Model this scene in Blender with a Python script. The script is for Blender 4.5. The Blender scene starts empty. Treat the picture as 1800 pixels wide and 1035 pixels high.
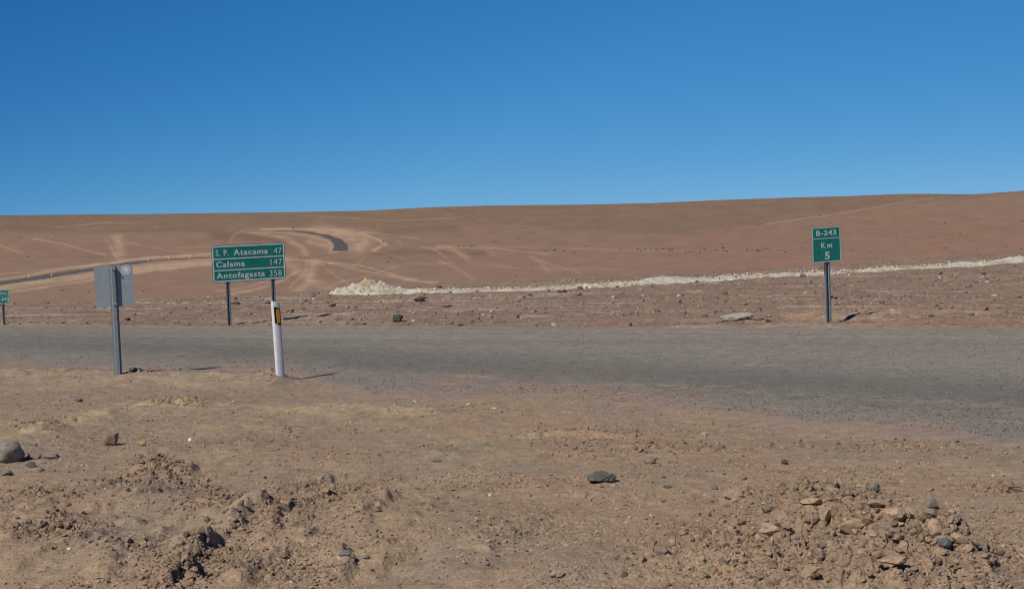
import bpy, bmesh, math, random
import numpy as np
from mathutils import Vector, Matrix, noise as mnoise
R = math.radians
random.seed(7); RNG = np.random.default_rng(11)
scene = bpy.context.scene

# ------------------------------------------------------------------ camera
F = 2660.0; CX, CY = 900.0, 517.5           # focal length and centre in photo pixels (1800 wide)
CAMZ = 2.1
ROT = (Matrix.Rotation(R(90 - 3.302), 4, 'X') @ Matrix.Rotation(R(-2.0), 4, 'Z'))
cam = bpy.data.cameras.new('camera'); cam_o = bpy.data.objects.new('camera', cam)
scene.collection.objects.link(cam_o)
cam_o.matrix_world = Matrix.Translation((0, 0, CAMZ)) @ ROT
cam.sensor_width = 36; cam.lens = F / 1800 * 36
cam.clip_start = 0.1; cam.clip_end = 20000
scene.camera = cam_o

# ------------------------------------------------------------------ light
SUN_AZ = (-0.62, -0.785); SUN_EL = 45.0      # towards the sun, in plan
world = bpy.data.worlds.new('World'); scene.world = world; world.use_nodes = True
nt = world.node_tree; nt.nodes.clear()
sky = nt.nodes.new('ShaderNodeTexSky'); sky.sky_type = 'NISHITA'; sky.sun_disc = False
sky.sun_elevation = R(SUN_EL); sky.sun_rotation = math.atan2(SUN_AZ[0], SUN_AZ[1])
sky.altitude = 4400; sky.air_density = 0.5; sky.dust_density = 0.0; sky.ozone_density = 10.0
bg = nt.nodes.new('ShaderNodeBackground'); bg.inputs[1].default_value = 0.1
wo = nt.nodes.new('ShaderNodeOutputWorld')
# thin, dry high-altitude air: deeper blue, darkest at right angles to the sun (a polarised sky)
def wn(op, a, b=None):
    n = nt.nodes.new('ShaderNodeMath'); n.operation = op
    for i, v in enumerate((a, b)):
        if v is None: continue
        if isinstance(v, (int, float)): n.inputs[i].default_value = v
        else: nt.links.new(v, n.inputs[i])
    return n.outputs[0]
sun_v = Vector((SUN_AZ[0], SUN_AZ[1], 0)).normalized() * math.cos(R(SUN_EL)) + Vector((0, 0, math.sin(R(SUN_EL))))
tcw = nt.nodes.new('ShaderNodeTexCoord'); dp = nt.nodes.new('ShaderNodeVectorMath'); dp.operation = 'DOT_PRODUCT'
nt.links.new(tcw.outputs['Generated'], dp.inputs[0]); dp.inputs[1].default_value = sun_v
mr = nt.nodes.new('ShaderNodeMapRange'); nt.links.new(dp.outputs['Value'], mr.inputs['Value'])
for k, v in (('From Min', -.52), ('From Max', .10), ('To Min', 1.04), ('To Max', .34)): mr.inputs[k].default_value = v
spw = nt.nodes.new('ShaderNodeSeparateColor'); nt.links.new(sky.outputs[0], spw.inputs[0])
cbw = nt.nodes.new('ShaderNodeCombineColor')
for i, (a_, g_, p_) in enumerate(((.433, .91, 2.0), (.497, .50, 1.1), (.641, .31, .8))):
    c_ = wn('MULTIPLY', wn('POWER', wn('MULTIPLY', spw.outputs[i], .1), g_), a_ * 10)
    nt.links.new(wn('MULTIPLY', c_, wn('POWER', mr.outputs[0], p_)), cbw.inputs[i])
nt.links.new(cbw.outputs[0], bg.inputs[0]); nt.links.new(bg.outputs[0], wo.inputs[0])
sl = bpy.data.lights.new('sun', 'SUN'); sl.energy = 3.95; sl.angle = R(0.5); sl.color = (1.0, 0.935, 0.83)
so = bpy.data.objects.new('sun', sl); scene.collection.objects.link(so)
sd = Vector((SUN_AZ[0], SUN_AZ[1], 0)).normalized() * math.cos(R(SUN_EL)) + Vector((0, 0, math.sin(R(SUN_EL))))
so.rotation_euler = sd.to_track_quat('Z', 'Y').to_euler(); so.location = (-20, -20, 30)
vs = scene.view_settings
vs.view_transform = 'Standard'; vs.look = 'None'; vs.exposure = 0.0; vs.gamma = 1.0
scene.cycles.filter_width = 1.1

# ------------------------------------------------------------------ maths helpers
R3 = np.array(ROT.to_3x3()); CPOS = np.array([0, 0, CAMZ])
def project(X, Y, Z):
    X = np.asarray(X, float); P = np.stack([X, np.asarray(Y, float) + 0 * X, np.asarray(Z, float) + 0 * X - CAMZ], -1) @ R3
    d = np.minimum(P[..., 2], -1e-4)
    return CX + F * P[..., 0] / -d, CY - F * P[..., 1] / -d
def ray(px, py):
    c = np.array([(px - CX) / F, -(py - CY) / F, -1.0]); return R3 @ c
def plane_at(px, py, z=0.0):
    px = np.asarray(px, float); py = np.asarray(py, float)
    c = np.stack([(px - CX) / F, -(py - CY) / F, -np.ones_like(px)], -1) @ R3.T
    t = (z - CAMZ) / c[..., 2]
    return c[..., 0] * t, c[..., 1] * t
def smooth(a, b, x):
    t = np.clip((x - a) / (b - a), 0, 1); return t * t * (3 - 2 * t)
def lerp(a, b, t): return a + (b - a) * t
def hsh(ix, iy, seed):
    with np.errstate(over='ignore'):
        h = ix.astype(np.uint32) * np.uint32(374761393) + iy.astype(np.uint32) * np.uint32(668265263) + np.uint32((seed * 2246822519) & 0xffffffff)
        h = (h ^ (h >> np.uint32(13))) * np.uint32(1274126177)
        h = (h ^ (h >> np.uint32(16))) * np.uint32(2654435761)
        return h ^ (h >> np.uint32(15))
def perlin(x, y, seed=0):
    x = np.asarray(x, np.float64); y = np.asarray(y, np.float64)
    xi = np.floor(x); yi = np.floor(y); fx = (x - xi).astype(np.float32); fy = (y - yi).astype(np.float32)
    xi = xi.astype(np.int64); yi = yi.astype(np.int64)
    u = fx * fx * fx * (fx * (fx * 6 - 15) + 10); v = fy * fy * fy * (fy * (fy * 6 - 15) + 10)
    def g(dx, dy):
        a = hsh(xi + dx, yi + dy, seed).astype(np.float32) * np.float32(2 * math.pi / 4294967296.0)
        return np.cos(a) * (fx - dx) + np.sin(a) * (fy - dy)
    return 1.5 * lerp(lerp(g(0, 0), g(1, 0), u), lerp(g(0, 1), g(1, 1), u), v)
def fbm(x, y, o=3, seed=0, gain=0.5):
    s = 0; a = 1.0; n = 0
    for k in range(o):
        s = s + a * perlin(x * 2.03 ** k + 17.3 * k, y * 2.03 ** k - 9.1 * k, seed + k); n += a; a *= gain
    return s / n
def worley(x, y, seed=0):
    xi = np.floor(x).astype(np.int64); yi = np.floor(y).astype(np.int64)
    f1 = np.full(x.shape, 9.0, np.float32); idn = np.zeros(x.shape, np.float32)
    for dx in (-1, 0, 1):
        for dy in (-1, 0, 1):
            h = hsh(xi + dx, yi + dy, seed); h2 = hsh(xi + dx, yi + dy, seed + 57)
            d = np.hypot(xi + dx + h / 4294967296.0 - x, yi + dy + h2 / 4294967296.0 - y)
            m = d < f1; f1 = np.where(m, d, f1); idn = np.where(m, (h >> np.uint32(8)) / 16777216.0, idn)
    return f1, idn
def polydist(x, y, pts, ys=1.0):
    best = np.full(x.shape, 1e9); par = np.zeros(x.shape)
    n = len(pts) - 1
    for i in range(n):
        ax, ay = pts[i]; bx, by = pts[i + 1]; ay *= ys; by *= ys
        dx, dy = bx - ax, by - ay; L = dx * dx + dy * dy + 1e-9
        t = np.clip(((x - ax) * dx + (y * ys - ay) * dy) / L, 0, 1)
        d = np.hypot(x - ax - t * dx, y * ys - ay - t * dy)
        m = d < best; best = np.where(m, d, best); par = np.where(m, (i + t) / n, par)
    return best, par

# ------------------------------------------------------------------ relief of the place
DX, DY = 0.903, -0.430                       # direction the road runs
def road_sw(X, Y): return X * DX + Y * DY, X * 0.430 + Y * 0.903
WN_S = [-60, -16.8, -11.4, -10.0, -8.5, -6.7, -4.7, -1.6, 5, 20]
WN_W = [17.3, 17.25, 16.95, 15.7, 14.9, 15.2, 14.4, 13.3, 11.3, 9.0]
def edge_t(X, Y):
    s, w = road_sw(X, Y)
    e = 0.45 * fbm(X * .9, Y * .9, 3, 3)
    return w - np.interp(s, WN_S, WN_W) + e, s, w, e

_ld = np.log(np.array([30, 45, 60, 90, 140, 200, 260, 350, 510, 700, 850, 1000, 1200, 1500, 1900, 2400, 3000, 4000, 9000.]))
_v = np.array([215, 205, 198, 190, 172, 152, 138, 116, 91, 76, 68, 60, 50, 36, 21, 9, 0, 6, 30.])
_lx = np.linspace(math.log(30), math.log(9000), 900); _vy = np.interp(_lx, _ld, _v)
_k = np.exp(-np.linspace(-2, 2, 41) ** 2); _k /= _k.sum()
_vy = np.convolve(np.pad(_vy, 20, 'edge'), _k, 'valid')
SKX = [-600, 0, 150, 300, 450, 640, 760, 850, 940, 1040, 1150, 1250, 1400, 1500, 1600, 1715, 1800, 2400]
SKV = [22, 18, 14, 10.5, 7, 3.5, 5.5, 5, 3, .5, -.5, 0, .5, -.5, 0, -5.0, -2, 4]
def far_z(X, Y):
    D = np.maximum(Y, 30.0); ax = CX + F * X / D
    v = np.interp(np.log(D), _lx, _vy)
    v = v - np.interp(ax, SKX, SKV) * smooth(1400, 3000, D)
    # low swells and gullies, measured on the ground
    lx = ax / 170.0; ly = np.log(D) * 9
    v = v - 2.3 * fbm(lx, ly, 3, 21) * smooth(200, 500, D) * (1 - .75 * smooth(2200, 3000, D))
    v = v - .35 * fbm(ax / 14., ly * 9, 2, 25)
    # a shallow crest that hides a stretch of the far road
    v = v - 3.2 * np.exp(-((D - 850) / 55.) ** 2) * smooth(470, 520, ax) * (1 - smooth(640, 760, ax))
    v = v + 4.0 * np.exp(-((D - 935) / 40.) ** 2) * smooth(470, 520, ax) * (1 - smooth(580, 680, ax))
    return CAMZ - v * D / F
EDX = [-400, 0, 300, 590, 900, 1200, 1450, 1800, 2300]
EDY = [39, 38.5, 38.0, 39.5, 40.0, 41.5, 44.0, 48.5, 55]

CLODS = [(310, 712, 55, 9, .05), (75, 760, 45, 8, .045), (262, 833, 42, 13, .05), (303, 832, 32, 13, .06), (342, 858, 38, 11, .05),
         (108, 922, 30, 12, .07), (41, 940, 50, 8, .05), (104, 940, 40, 8, .05), (160, 932, 25, 7, .05), (391, 893, 70, 17, .03),
         (509, 922, 50, 20, .05), (567, 872, 60, 22, .035), (368, 985, 45, 13, .07), (332, 1025, 28, 17, .09), (292, 1040, 45, 12, .06),
         (540, 855, 45, 9, .03), (524, 1010, 45, 9, .03), (1055, 768, 80, 7, .035), (472, 669, 26, 5, .05), (232, 662, 26, 5, .05),
         (1440, 880, 90, 16, .07), (1160, 790, 150, 10, .02), (1560, 780, 160, 8, .02), (270, 812, 22, 7, .05), (620, 850, 60, 10, .02),
         (420, 1010, 90, 14, .025), (200, 860, 80, 9, .02), (1750, 860, 40, 8, .02), (450, 940, 60, 9, .03), (230, 985, 60, 8, .025), (60, 870, 50, 8, .03)]
PILE = [(1490, 1005, 215, 62, .24), (1650, 1005, 110, 42, .12), (1440, 893, 95, 18, .12), (1260, 965, 110, 40, .06)]
LIP = [(-300, 664), (-40, 660), (100, 661), (209, 665), (350, 666), (470, 671), (520, 672)]
RIDGE = [(-250, 815), (0, 780), (80, 763), (150, 745), (210, 726), (300, 718), (380, 720), (460, 722), (600, 724), (745, 726)]

# churned banks left by wheels: gentle rise from the left, abrupt drop on the right
BANKS = [([(285, 1060), (318, 1010), (345, 985), (385, 950), (430, 925), (480, 905)], .13), ([(440, 965), (495, 925), (545, 895), (585, 862)], .085),
         ([(-30, 962), (30, 944), (110, 918), (190, 892), (280, 868), (350, 850)], .075), ([(-40, 925), (60, 895), (160, 868), (240, 850)], .05),
         ([(150, 1040), (200, 1000), (270, 955), (340, 915)], .05), ([(560, 1040), (600, 990), (650, 930), (700, 880)], .06),
         ([(0, 1020), (90, 985), (190, 945), (260, 912)], .05), ([(250, 850), (320, 830), (350, 818)], .06), ([(640, 1030), (700, 960), (760, 900), (800, 870)], .04),
         ([(820, 1040), (870, 970), (950, 920), (1000, 900)], .04), ([(400, 1045), (440, 1010), (520, 965), (560, 935)], .07), ([(880, 770), (960, 764), (1040, 768), (1130, 774)], .045),
         ([(1000, 1040), (1080, 985), (1150, 950)], .035), ([(480, 870), (540, 845), (600, 828)], .05), ([(370, 905), (430, 880), (500, 858)], .05), ([(620, 830), (720, 815), (820, 800)], .03)]
BANKS_W = [(np.stack(plane_at([a for a, b in P], [b for a, b in P]), 1), h) for P, h in BANKS]
def banks(X, Y):
    w1 = .13 * fbm(X / .4, Y / .45, 3, 121); w2 = .13 * fbm(X / .4 + 40, Y / .4, 3, 122)
    br = .22 + .62 * smooth(-.3, .35, fbm(X / .42, Y / .42, 3, 123)); out = np.zeros(X.shape)
    xx = X + w1 + .035 * fbm(X / .10, Y / .10, 3, 124); yy = Y + w2
    for P, h in BANKS_W:
        lo = P.min(0) - 1.2; hi = P.max(0) + 1.2
        k = (xx > lo[0]) & (xx < hi[0]) & (yy > lo[1]) & (yy < hi[1])
        if not k.any(): continue
        x = xx[k]; y = yy[k]; best = np.full(x.shape, 9.0); sg = np.zeros(x.shape); par = np.zeros(x.shape); n = len(P) - 1
        for i in range(n):
            d = P[i + 1] - P[i]; L = d @ d; t = np.clip(((x - P[i, 0]) * d[0] + (y - P[i, 1]) * d[1]) / L, 0, 1)
            ex = x - P[i, 0] - t * d[0]; ey = y - P[i, 1] - t * d[1]; r = np.hypot(ex, ey); m = r < best
            best = np.where(m, r, best); sg = np.where(m, np.sign(ex * d[1] - ey * d[0]), sg); par = np.where(m, (i + t) / n, par)
        sd_ = best * sg
        f = np.where(sd_ < 0, np.exp(sd_ / .32), 0) + np.where(sd_ >= 0, 1 - 1.35 * smooth(0, .10, sd_), 0)
        f = np.where(sd_ > .10, -.35 * np.exp(-(sd_ - .10) / .3), f)
        out[k] += h * f * smooth(0, .12, par) * smooth(1, .85, par) * smooth(.9, .5, best)
    return out * br
def near_z(X, Y):
    qx, qy = project(X, Y, 0.0)
    t, s, w, e = edge_t(X, Y)
    zr = 0.09 * smooth(17, 22.9, w)
    fg = 1 - smooth(-.35, .55, t)
    vg = smooth(22.75, 23.3, w + e * .35)
    hf = .062 * fbm(X / 3.1, Y / 3.1, 2, 31) + .018 * fbm(X / .8, Y / .8, 2, 33)
    for (cx, cy, rx, ry, am) in ((700, 930, 210, 55, .13), (170, 985, 170, 36, .11), (420, 905, 120, 22, .07), (1000, 850, 220, 28, .06), (250, 880, 110, 18, .05), (1050, 1010, 160, 40, .07), (880, 800, 160, 14, .035), (560, 800, 130, 14, .035)):
        hf = hf + am * np.exp(-((qx - cx) / rx) ** 2 - ((qy - cy) / ry) ** 2)
    # wheel and grader marks running away to the right
    a = R(48); u = X * math.cos(a) + Y * math.sin(a); q = -X * math.sin(a) + Y * math.cos(a)
    q2 = q + .35 * fbm(X / 2.2, Y / 2.2, 2, 35)
    rutm = smooth(-.25, .35, fbm(X / 2.6, Y / 2.6, 2, 39)) * (1 - .7 * smooth(700, 1000, qx)) * smooth(690, 800, qy)
    ru = fbm(u / 2.0, q2 / .28, 3, 37)
    hf = hf + .055 * rutm * ru + .05 * rutm * fbm(u / 3.2, q2 / .6, 2, 36) + .030 * (.4 + .6 * rutm) * fbm(u / .75, q2 / .3, 3, 38)
    hf = hf + .015 * fbm(X / .2, Y / .2, 3, 41)
    rough = .15 + 1.1 * smooth(-.15, .5, fbm(X / 1.7, Y / 1.7, 3, 43))
    hf = hf + rough * (.0085 * fbm(X / .055, Y / .055, 2, 45) + .0045 * perlin(X / .02, Y / .02, 47))
    kb = (Y < 20) & (fg > .02)
    if kb.any():
        bb = np.zeros(X.shape); bb[kb] = banks(X[kb], Y[kb]); hf = hf + bb
    rd, rp = polydist(qx, qy, RIDGE, 2.2)
    hf = hf + (.10 - .06 * rp) * np.exp(-(rd / 42.) ** 2) * (.75 + .6 * fbm(X / .5, Y / .5, 3, 49))
    ld_, lp_ = polydist(qx, qy, LIP, 3.0)
    hf = hf + .10 * np.exp(-(ld_ / 28.) ** 2) * (.8 + .5 * fbm(X / .4, Y / .4, 3, 50)) * smooth(1, .85, lp_)
    pile = np.zeros(X.shape)
    for (cx, cy, rx, ry, am) in PILE:
        pile = pile + am * np.exp(-(((qx - cx) / rx) ** 2 + ((qy - cy) / ry) ** 2) ** 1.3)
    hf = hf + pile * (.85 + .5 * fbm(X / .4, Y / .4, 3, 51))
    cm = np.clip(pile / .12, 0, 1) * .058
    for (cx, cy, rx, ry, am) in CLODS:
        cm = np.maximum(cm, am * .9 * np.exp(-((qx - cx) / rx) ** 2 - ((qy - cy) / ry) ** 2))
    cm = cm * smooth(-.35, .15, fbm(X / .35, Y / .35, 3, 53) + .1)
    k = (cm > .003) & (fg > .02)
    if k.any():
        xx = X[k] + .03 * perlin(X[k] / .05, Y[k] / .05, 55); yy = Y[k] + .03 * perlin(X[k] / .05 + 7, Y[k] / .05, 56)
        f1, i1 = worley(xx / .11, yy / .11, 57); f2, i2 = worley(xx / .05, yy / .05, 58)
        b = np.clip(1 - 1.6 * f1 * f1, 0, 1) * (.3 + 1.0 * i1) + .42 * np.clip(1 - 1.6 * f2 * f2, 0, 1) * i2
        add = np.zeros(X.shape); add[k] = cm[k] * (b - .15) * 1.25; hf = hf + add
    # far verge: bulldozed strips along the road
    k = vg > .01
    hv = np.zeros(X.shape)
    if k.any():
        x, y, sv, wv = X[k], Y[k], s[k], w[k]
        h = .055 * fbm(sv / 7., wv / .9, 3, 61) + .03 * fbm(x / .55, y / .55, 3, 63) + .028 * smooth(-.2, .5, fbm(x / 2.5, y / 2.5, 2, 64)) * fbm(x / .14, y / .14, 2, 65)
        m = smooth(24.5, 26.5, wv)
        f1, i1 = worley(x / .22, y / .22, 67)
        h = h + .05 * m * smooth(.0, .5, fbm(sv / 5., wv / 1.2, 2, 69)) * np.clip(1 - 1.7 * f1 * f1, 0, 1) * i1
        hv[k] = h
    # low dusty bank behind the kilometre post
    hv = hv + .10 * np.exp(-((qx - 1660) / 230.) ** 2 - ((qy - 567) / 9.) ** 2) + .06 * np.exp(-((qx - 1450) / 60.) ** 2 - ((qy - 566) / 6.) ** 2)
    return zr + fg * hf + vg * hv - .06 * (1 - np.clip(fg + vg, 0, 1))
def zg(X, Y):
    X = np.asarray(X, float); Y = np.asarray(Y, float)
    z = np.zeros(X.shape)
    k = Y > 30
    if k.any(): z[k] = far_z(X[k], Y[k])
    n = Y < 75
    if n.any():
        zn = near_z(X[n], Y[n]); ax = CX + F * X[n] / np.maximum(Y[n], .5) + 12
        ed = np.interp(ax, EDX, EDY)
        zn = zn - .02 * np.maximum(Y[n] - ed + 1, 0)
        z[n] = lerp(zn, z[n], smooth(ed, ed + 22, Y[n]))
    return z
def at(px, py, lo=5.0, hi=60.0):
    d = ray(px, py); d = d / d[1]
    Y = np.exp(np.linspace(math.log(lo), math.log(hi), 4000)); X = d[0] * Y; Z = CAMZ + d[2] * Y
    g = zg(X, Y) - Z
    i = int(np.argmax(g > 0)) if (g > 0).any() else len(Y) - 1
    return Vector((X[i], Y[i], Z[i]))

# ------------------------------------------------------------------ object helpers
C = scene.collection
def tag(o, label=None, cat=None, group=None, kind=None):
    if label: o['label'] = label
    if cat: o['category'] = cat
    if group: o['group'] = group
    if kind: o['kind'] = kind
    return o
def thing(name, label, cat, loc, rz=0, group=None, rx=0, ry=0):
    o = bpy.data.objects.new(name, None); C.objects.link(o)
    o.location = loc; o.rotation_euler = (rx, ry, rz); o.empty_display_size = .1
    return tag(o, label, cat, group)
def link(name, me, mat, parent=None):
    o = bpy.data.objects.new(name, me); C.objects.link(o)
    if mat and not me.materials: me.materials.append(mat)
    if parent: o.parent = parent
    return o
def bm_obj(name, bm, mat, parent=None, sm=False):
    bmesh.ops.recalc_face_normals(bm, faces=bm.faces)
    me = bpy.data.meshes.new(name); bm.to_mesh(me); bm.free()
    if sm: me.shade_smooth()
    return link(name, me, mat, parent)
def np_mesh(name, V, Fc, col=None, sm=True):
    me = bpy.data.meshes.new(name); V = np.ascontiguousarray(V, np.float32); Fc = np.ascontiguousarray(Fc, np.int32)
    n = Fc.shape[1]
    me.vertices.add(len(V)); me.vertices.foreach_set('co', V.ravel())
    me.loops.add(Fc.size); me.loops.foreach_set('vertex_index', Fc.ravel())
    me.polygons.add(len(Fc)); me.polygons.foreach_set('loop_start', np.arange(0, Fc.size, n, dtype=np.int32))
    me.polygons.foreach_set('use_smooth', np.full(len(Fc), sm, bool))
    if col is not None:
        a = me.color_attributes.new('Col', 'FLOAT_COLOR', 'POINT')
        a.data.foreach_set('color', np.concatenate([col, np.ones((len(V), 1))], 1).astype(np.float32).ravel())
    me.update(); me.validate()
    return me
def grid_faces(nr, nc):
    i = np.arange((nr - 1) * nc).reshape(nr - 1, nc)[:, :-1].ravel()
    return np.stack([i, i + 1, i + nc + 1, i + nc], 1)

# ------------------------------------------------------------------ materials
def mat_new(name):
    m = bpy.data.materials.new(name); m.use_nodes = True; t = m.node_tree
    b = t.nodes['Principled BSDF']; b.inputs['Roughness'].default_value = .95
    b.inputs['Specular IOR Level'].default_value = .12
    return m, t, b
def nd(t, typ, **kw):
    n = t.nodes.new(typ)
    for k, v in kw.items(): setattr(n, k, v)
    return n
def noise_node(t, scale, detail=3, rough=.6, vec=None):
    n = nd(t, 'ShaderNodeTexNoise'); n.inputs['Scale'].default_value = scale; n.inputs['Detail'].default_value = detail
    n.inputs['Roughness'].default_value = rough
    if vec: t.links.new(vec, n.inputs['Vector'])
    return n
def ramp(t, src, a, b, ca, cb):
    r = nd(t, 'ShaderNodeMapRange'); r.inputs['From Min'].default_value = a; r.inputs['From Max'].default_value = b
    r.inputs['To Min'].default_value = ca; r.inputs['To Max'].default_value = cb; t.links.new(src, r.inputs['Value']); return r
def mul(t, colsock, valsock):
    m = nd(t, 'ShaderNodeVectorMath', operation='SCALE'); t.links.new(colsock, m.inputs[0]); t.links.new(valsock, m.inputs['Scale']); return m.outputs[0]
def earth_mat(name, fine=70, mid=11, grain=.5, bump=.006, vor=0.0, coord='Position'):
    m, t, b = mat_new(name)
    at_ = nd(t, 'ShaderNodeAttribute', attribute_name='Col')
    if coord == 'Position': vec = nd(t, 'ShaderNodeNewGeometry').outputs['Position']
    else: vec = nd(t, 'ShaderNodeTexCoord').outputs['Object']
    n1 = noise_node(t, fine, 3, .7, vec); n2 = noise_node(t, mid, 4, .6, vec)
    c = mul(t, at_.outputs['Color'], ramp(t, n1.outputs[0], .3, .7, 1 - grain, 1 + grain).outputs[0])
    c = mul(t, c, ramp(t, n2.outputs[0], .3, .7, .84, 1.16).outputs[0])
    if vor:
        vo = nd(t, 'ShaderNodeTexVoronoi'); vo.inputs['Scale'].default_value = vor; t.links.new(vec, vo.inputs['Vector'])
        sp = nd(t, 'ShaderNodeSeparateColor'); t.links.new(vo.outputs['Color'], sp.inputs[0])
        p = ramp(t, sp.outputs[0], .80, .96, 1.0, 1.55); c = mul(t, c, p.outputs[0])
        p = ramp(t, sp.outputs[1], .86, .97, 1.0, .5); c = mul(t, c, p.outputs[0])
    t.links.new(c, b.inputs['Base Color'])
    bp = nd(t, 'ShaderNodeBump'); bp.inputs['Distance'].default_value = bump; bp.inputs['Strength'].default_value = .8
    t.links.new(n1.outputs[0], bp.inputs['Height']); t.links.new(bp.outputs[0], b.inputs['Normal'])
    return m
M_ground = earth_mat('dry_earth', 60, 10, .32, .012, 0)
M_road = earth_mat('worn_asphalt', 45, 6, .36, .012, 0)
M_far = M_ground
M_berm = earth_mat('pale_spoil', 22, 4, .3, .02)
M_rock = earth_mat('stone', 50, 12, .3, .008, 0, 'Position')
M_clod = earth_mat('earth_clod', 60, 20, .3, .012, 0, 'Position')
def paint(name, col, rough=.5, spec=.3, metal=0.0, var=.08, sc=9, dust=0.0):
    m, t, b = mat_new(name)
    b.inputs['Roughness'].default_value = rough; b.inputs['Specular IOR Level'].default_value = spec; b.inputs['Metallic'].default_value = metal
    tc = nd(t, 'ShaderNodeTexCoord'); n = noise_node(t, sc, 5, .65, tc.outputs['Object'])
    rgb = nd(t, 'ShaderNodeRGB'); rgb.outputs[0].default_value = (*col, 1)
    c = mul(t, rgb.outputs[0], ramp(t, n.outputs[0], .3, .7, 1 - var, 1 + var).outputs[0])
    if dust:
        n3 = noise_node(t, sc * 2.3, 6, .7, tc.outputs['Object'])
        mx = nd(t, 'ShaderNodeMix', data_type='RGBA'); t.links.new(ramp(t, n3.outputs[0], .45, .75, 0, dust).outputs[0], mx.inputs['Factor'])
        t.links.new(c, mx.inputs[6]); mx.inputs[7].default_value = (.33, .24, .18, 1); c = mx.outputs[2]
    t.links.new(c, b.inputs['Base Color'])
    return m
M_green = paint('green_sheeting', (.003, .25, .20), .45, .3, 0, .2, 5, .22)
M_white = paint('reflective_lettering', (.76, .84, .82), .5, .3, 0, .10, 30, .06)
M_rim = paint('sheet_edge', (.03, .09, .08), .6)
M_galv = paint('galvanised_steel', (.225, .275, .305), .55, .4, .25, .14, 14, .12)
M_galv_back = paint('bare_sheet_back', (.31, .365, .405), .55, .35, .2, .1, 6, .1)
M_bolt = paint('bolt_steel', (.62, .65, .68), .4, .5, .3)
M_hole = paint('punched_hole', (.10, .12, .14), .8)
M_dwhite = paint('white_plastic', (.72, .74, .79), .5, .3, 0, .08, 8, .28)
M_black = paint('black_band', (.012, .011, .010), .5)
M_amber = paint('amber_reflector', (.62, .30, .012), .35, .5)
M_stick = paint('pale_sticker', (.78, .82, .84), .5)
M_twig = paint('dry_twig', (.05, .035, .028), .9)
M_scrap = paint('white_scrap', (.75, .74, .70), .7)
M_fpost = paint('far_post_white', (.8, .79, .76), .7)

# ------------------------------------------------------------------ the ground sheet
def far_tracks(px, py):
    """pale wheel tracks worn into the far plain"""
    T = [([(-100, 520), (0, 505), (150, 485), (300, 468), (380, 459)], 8, .8), ([(0, 492), (100, 475), (240, 455), (380, 446)], 3, .6), ([(240, 470), (330, 462), (420, 458), (500, 455)], 6, .5), ([(-60, 524), (60, 508), (240, 480), (372, 463)], 1.6, .7),
         ([(0, 482), (120, 470), (230, 456), (330, 448), (400, 446)], 2.2, .45),
         ([(206, 418), (212, 450)], 9, .55), ([(186, 421), (205, 452)], 2, .4), ([(60, 420), (110, 428), (150, 440), (185, 448)], 2.2, .5),
         ([(-20, 424), (40, 446)], 2.2, .45), ([(220, 425), (300, 441), (350, 444)], 1.8, .3), ([(0, 450), (120, 451), (240, 452)], 1.6, -.35),
         ([(430, 406), (447, 408), (505, 419), (530, 435), (538, 446)], 4.5, .6), ([(404, 425), (415, 410), (425, 406)], 1.6, .4),
         ([(460, 404), (501, 402.5), (585, 404.5), (639, 412), (668, 423), (677, 430), (657, 440)], 2.6, .95),
         ([(565, 406), (615, 413), (640, 426), (632, 437)], 13, .85), ([(545, 425), (575, 432), (590, 440)], 6, .6),
         ([(470, 406), (540, 414), (575, 424), (590, 436), (580, 444)], 3, .5),
         ([(631, 407), (690, 413), (733, 419)], 1.5, .45), ([(660, 440), (690, 448), (715, 457)], 2, .2), ([(670, 416), (700, 424), (705, 430)], 2, .3),
         ([(740, 434), (758, 436), (772, 444), (783, 452)], 2, .5), ([(770, 434), (783, 434), (801, 441), (820, 452)], 5, .5),
         ([(787, 434), (873, 437), (963, 447)], 1.8, .5), ([(840, 432), (1000, 437), (1200, 441)], 1.8, .3), ([(855, 440), (875, 452)], 3, .25),
         ([(500, 455), (552, 459), (631, 466), (696, 484), (730, 490)], 2.2, .55), ([(552, 459), (548, 480), (540, 500), (520, 515)], 7, .6), ([(505, 460), (530, 480), (560, 500), (590, 512)], 9, .4),
         ([(540, 458), (536, 480), (510, 505)], 2, .4), ([(581, 463), (675, 484), (765, 499)], 2.6, .5), ([(560, 461), (590, 485), (620, 505)], 1.8, .35),
         ([(625, 461), (640, 455), (620, 470)], 2, .3), ([(700, 468), (660, 480), (600, 495), (560, 512)], 2, .3), ([(710, 492), (770, 496)], 2, .6),
         ([(932, 452), (950, 460), (964, 477)], 3, .35), ([(940, 455), (990, 470), (1020, 480)], 2, .3), ([(772, 459), (800, 470), (832, 490)], 3, .35),
         ([(400, 520), (450, 508), (500, 492), (520, 478)], 3, .55), ([(380, 512), (420, 508), (470, 494)], 2, .4), ([(365, 525), (440, 510)], 2, .35),
         ([(820, 462), (900, 470), (1100, 474)], 2, .2), ([(650, 470), (720, 464), (800, 462)], 1.6, .25),
         ([(1347, 393), (1480, 375), (1600, 353), (1640, 349)], 1.5, .4), ([(300, 436), (420, 432), (470, 440)], 2, .25),
         ([(100, 400), (180, 391), (240, 393)], 1.5, .35), ([(560, 380), (680, 388), (800, 384)], 2, .2)]
    m = np.zeros(px.shape); wob = 1.1 * fbm(px / 60., py / 25., 2, 77)
    br = .65 + .5 * fbm(px / 22., py / 6., 2, 78)
    for pts, wd, st in T:
        d, _ = polydist(px + wob * 3, py + wob, pts, 1.6)
        m = m + st * np.exp(-(d / (wd * 1.25)) ** 2) * br
    return np.clip(m, -.6, 1.0)
def blob(qx, qy, cx, cy, rx, ry): return np.exp(-((qx - cx) / rx) ** 2 - ((qy - cy) / ry) ** 2)
def mixc(c, col, m): return c + (np.array(col) - c) * m[:, None]
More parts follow.
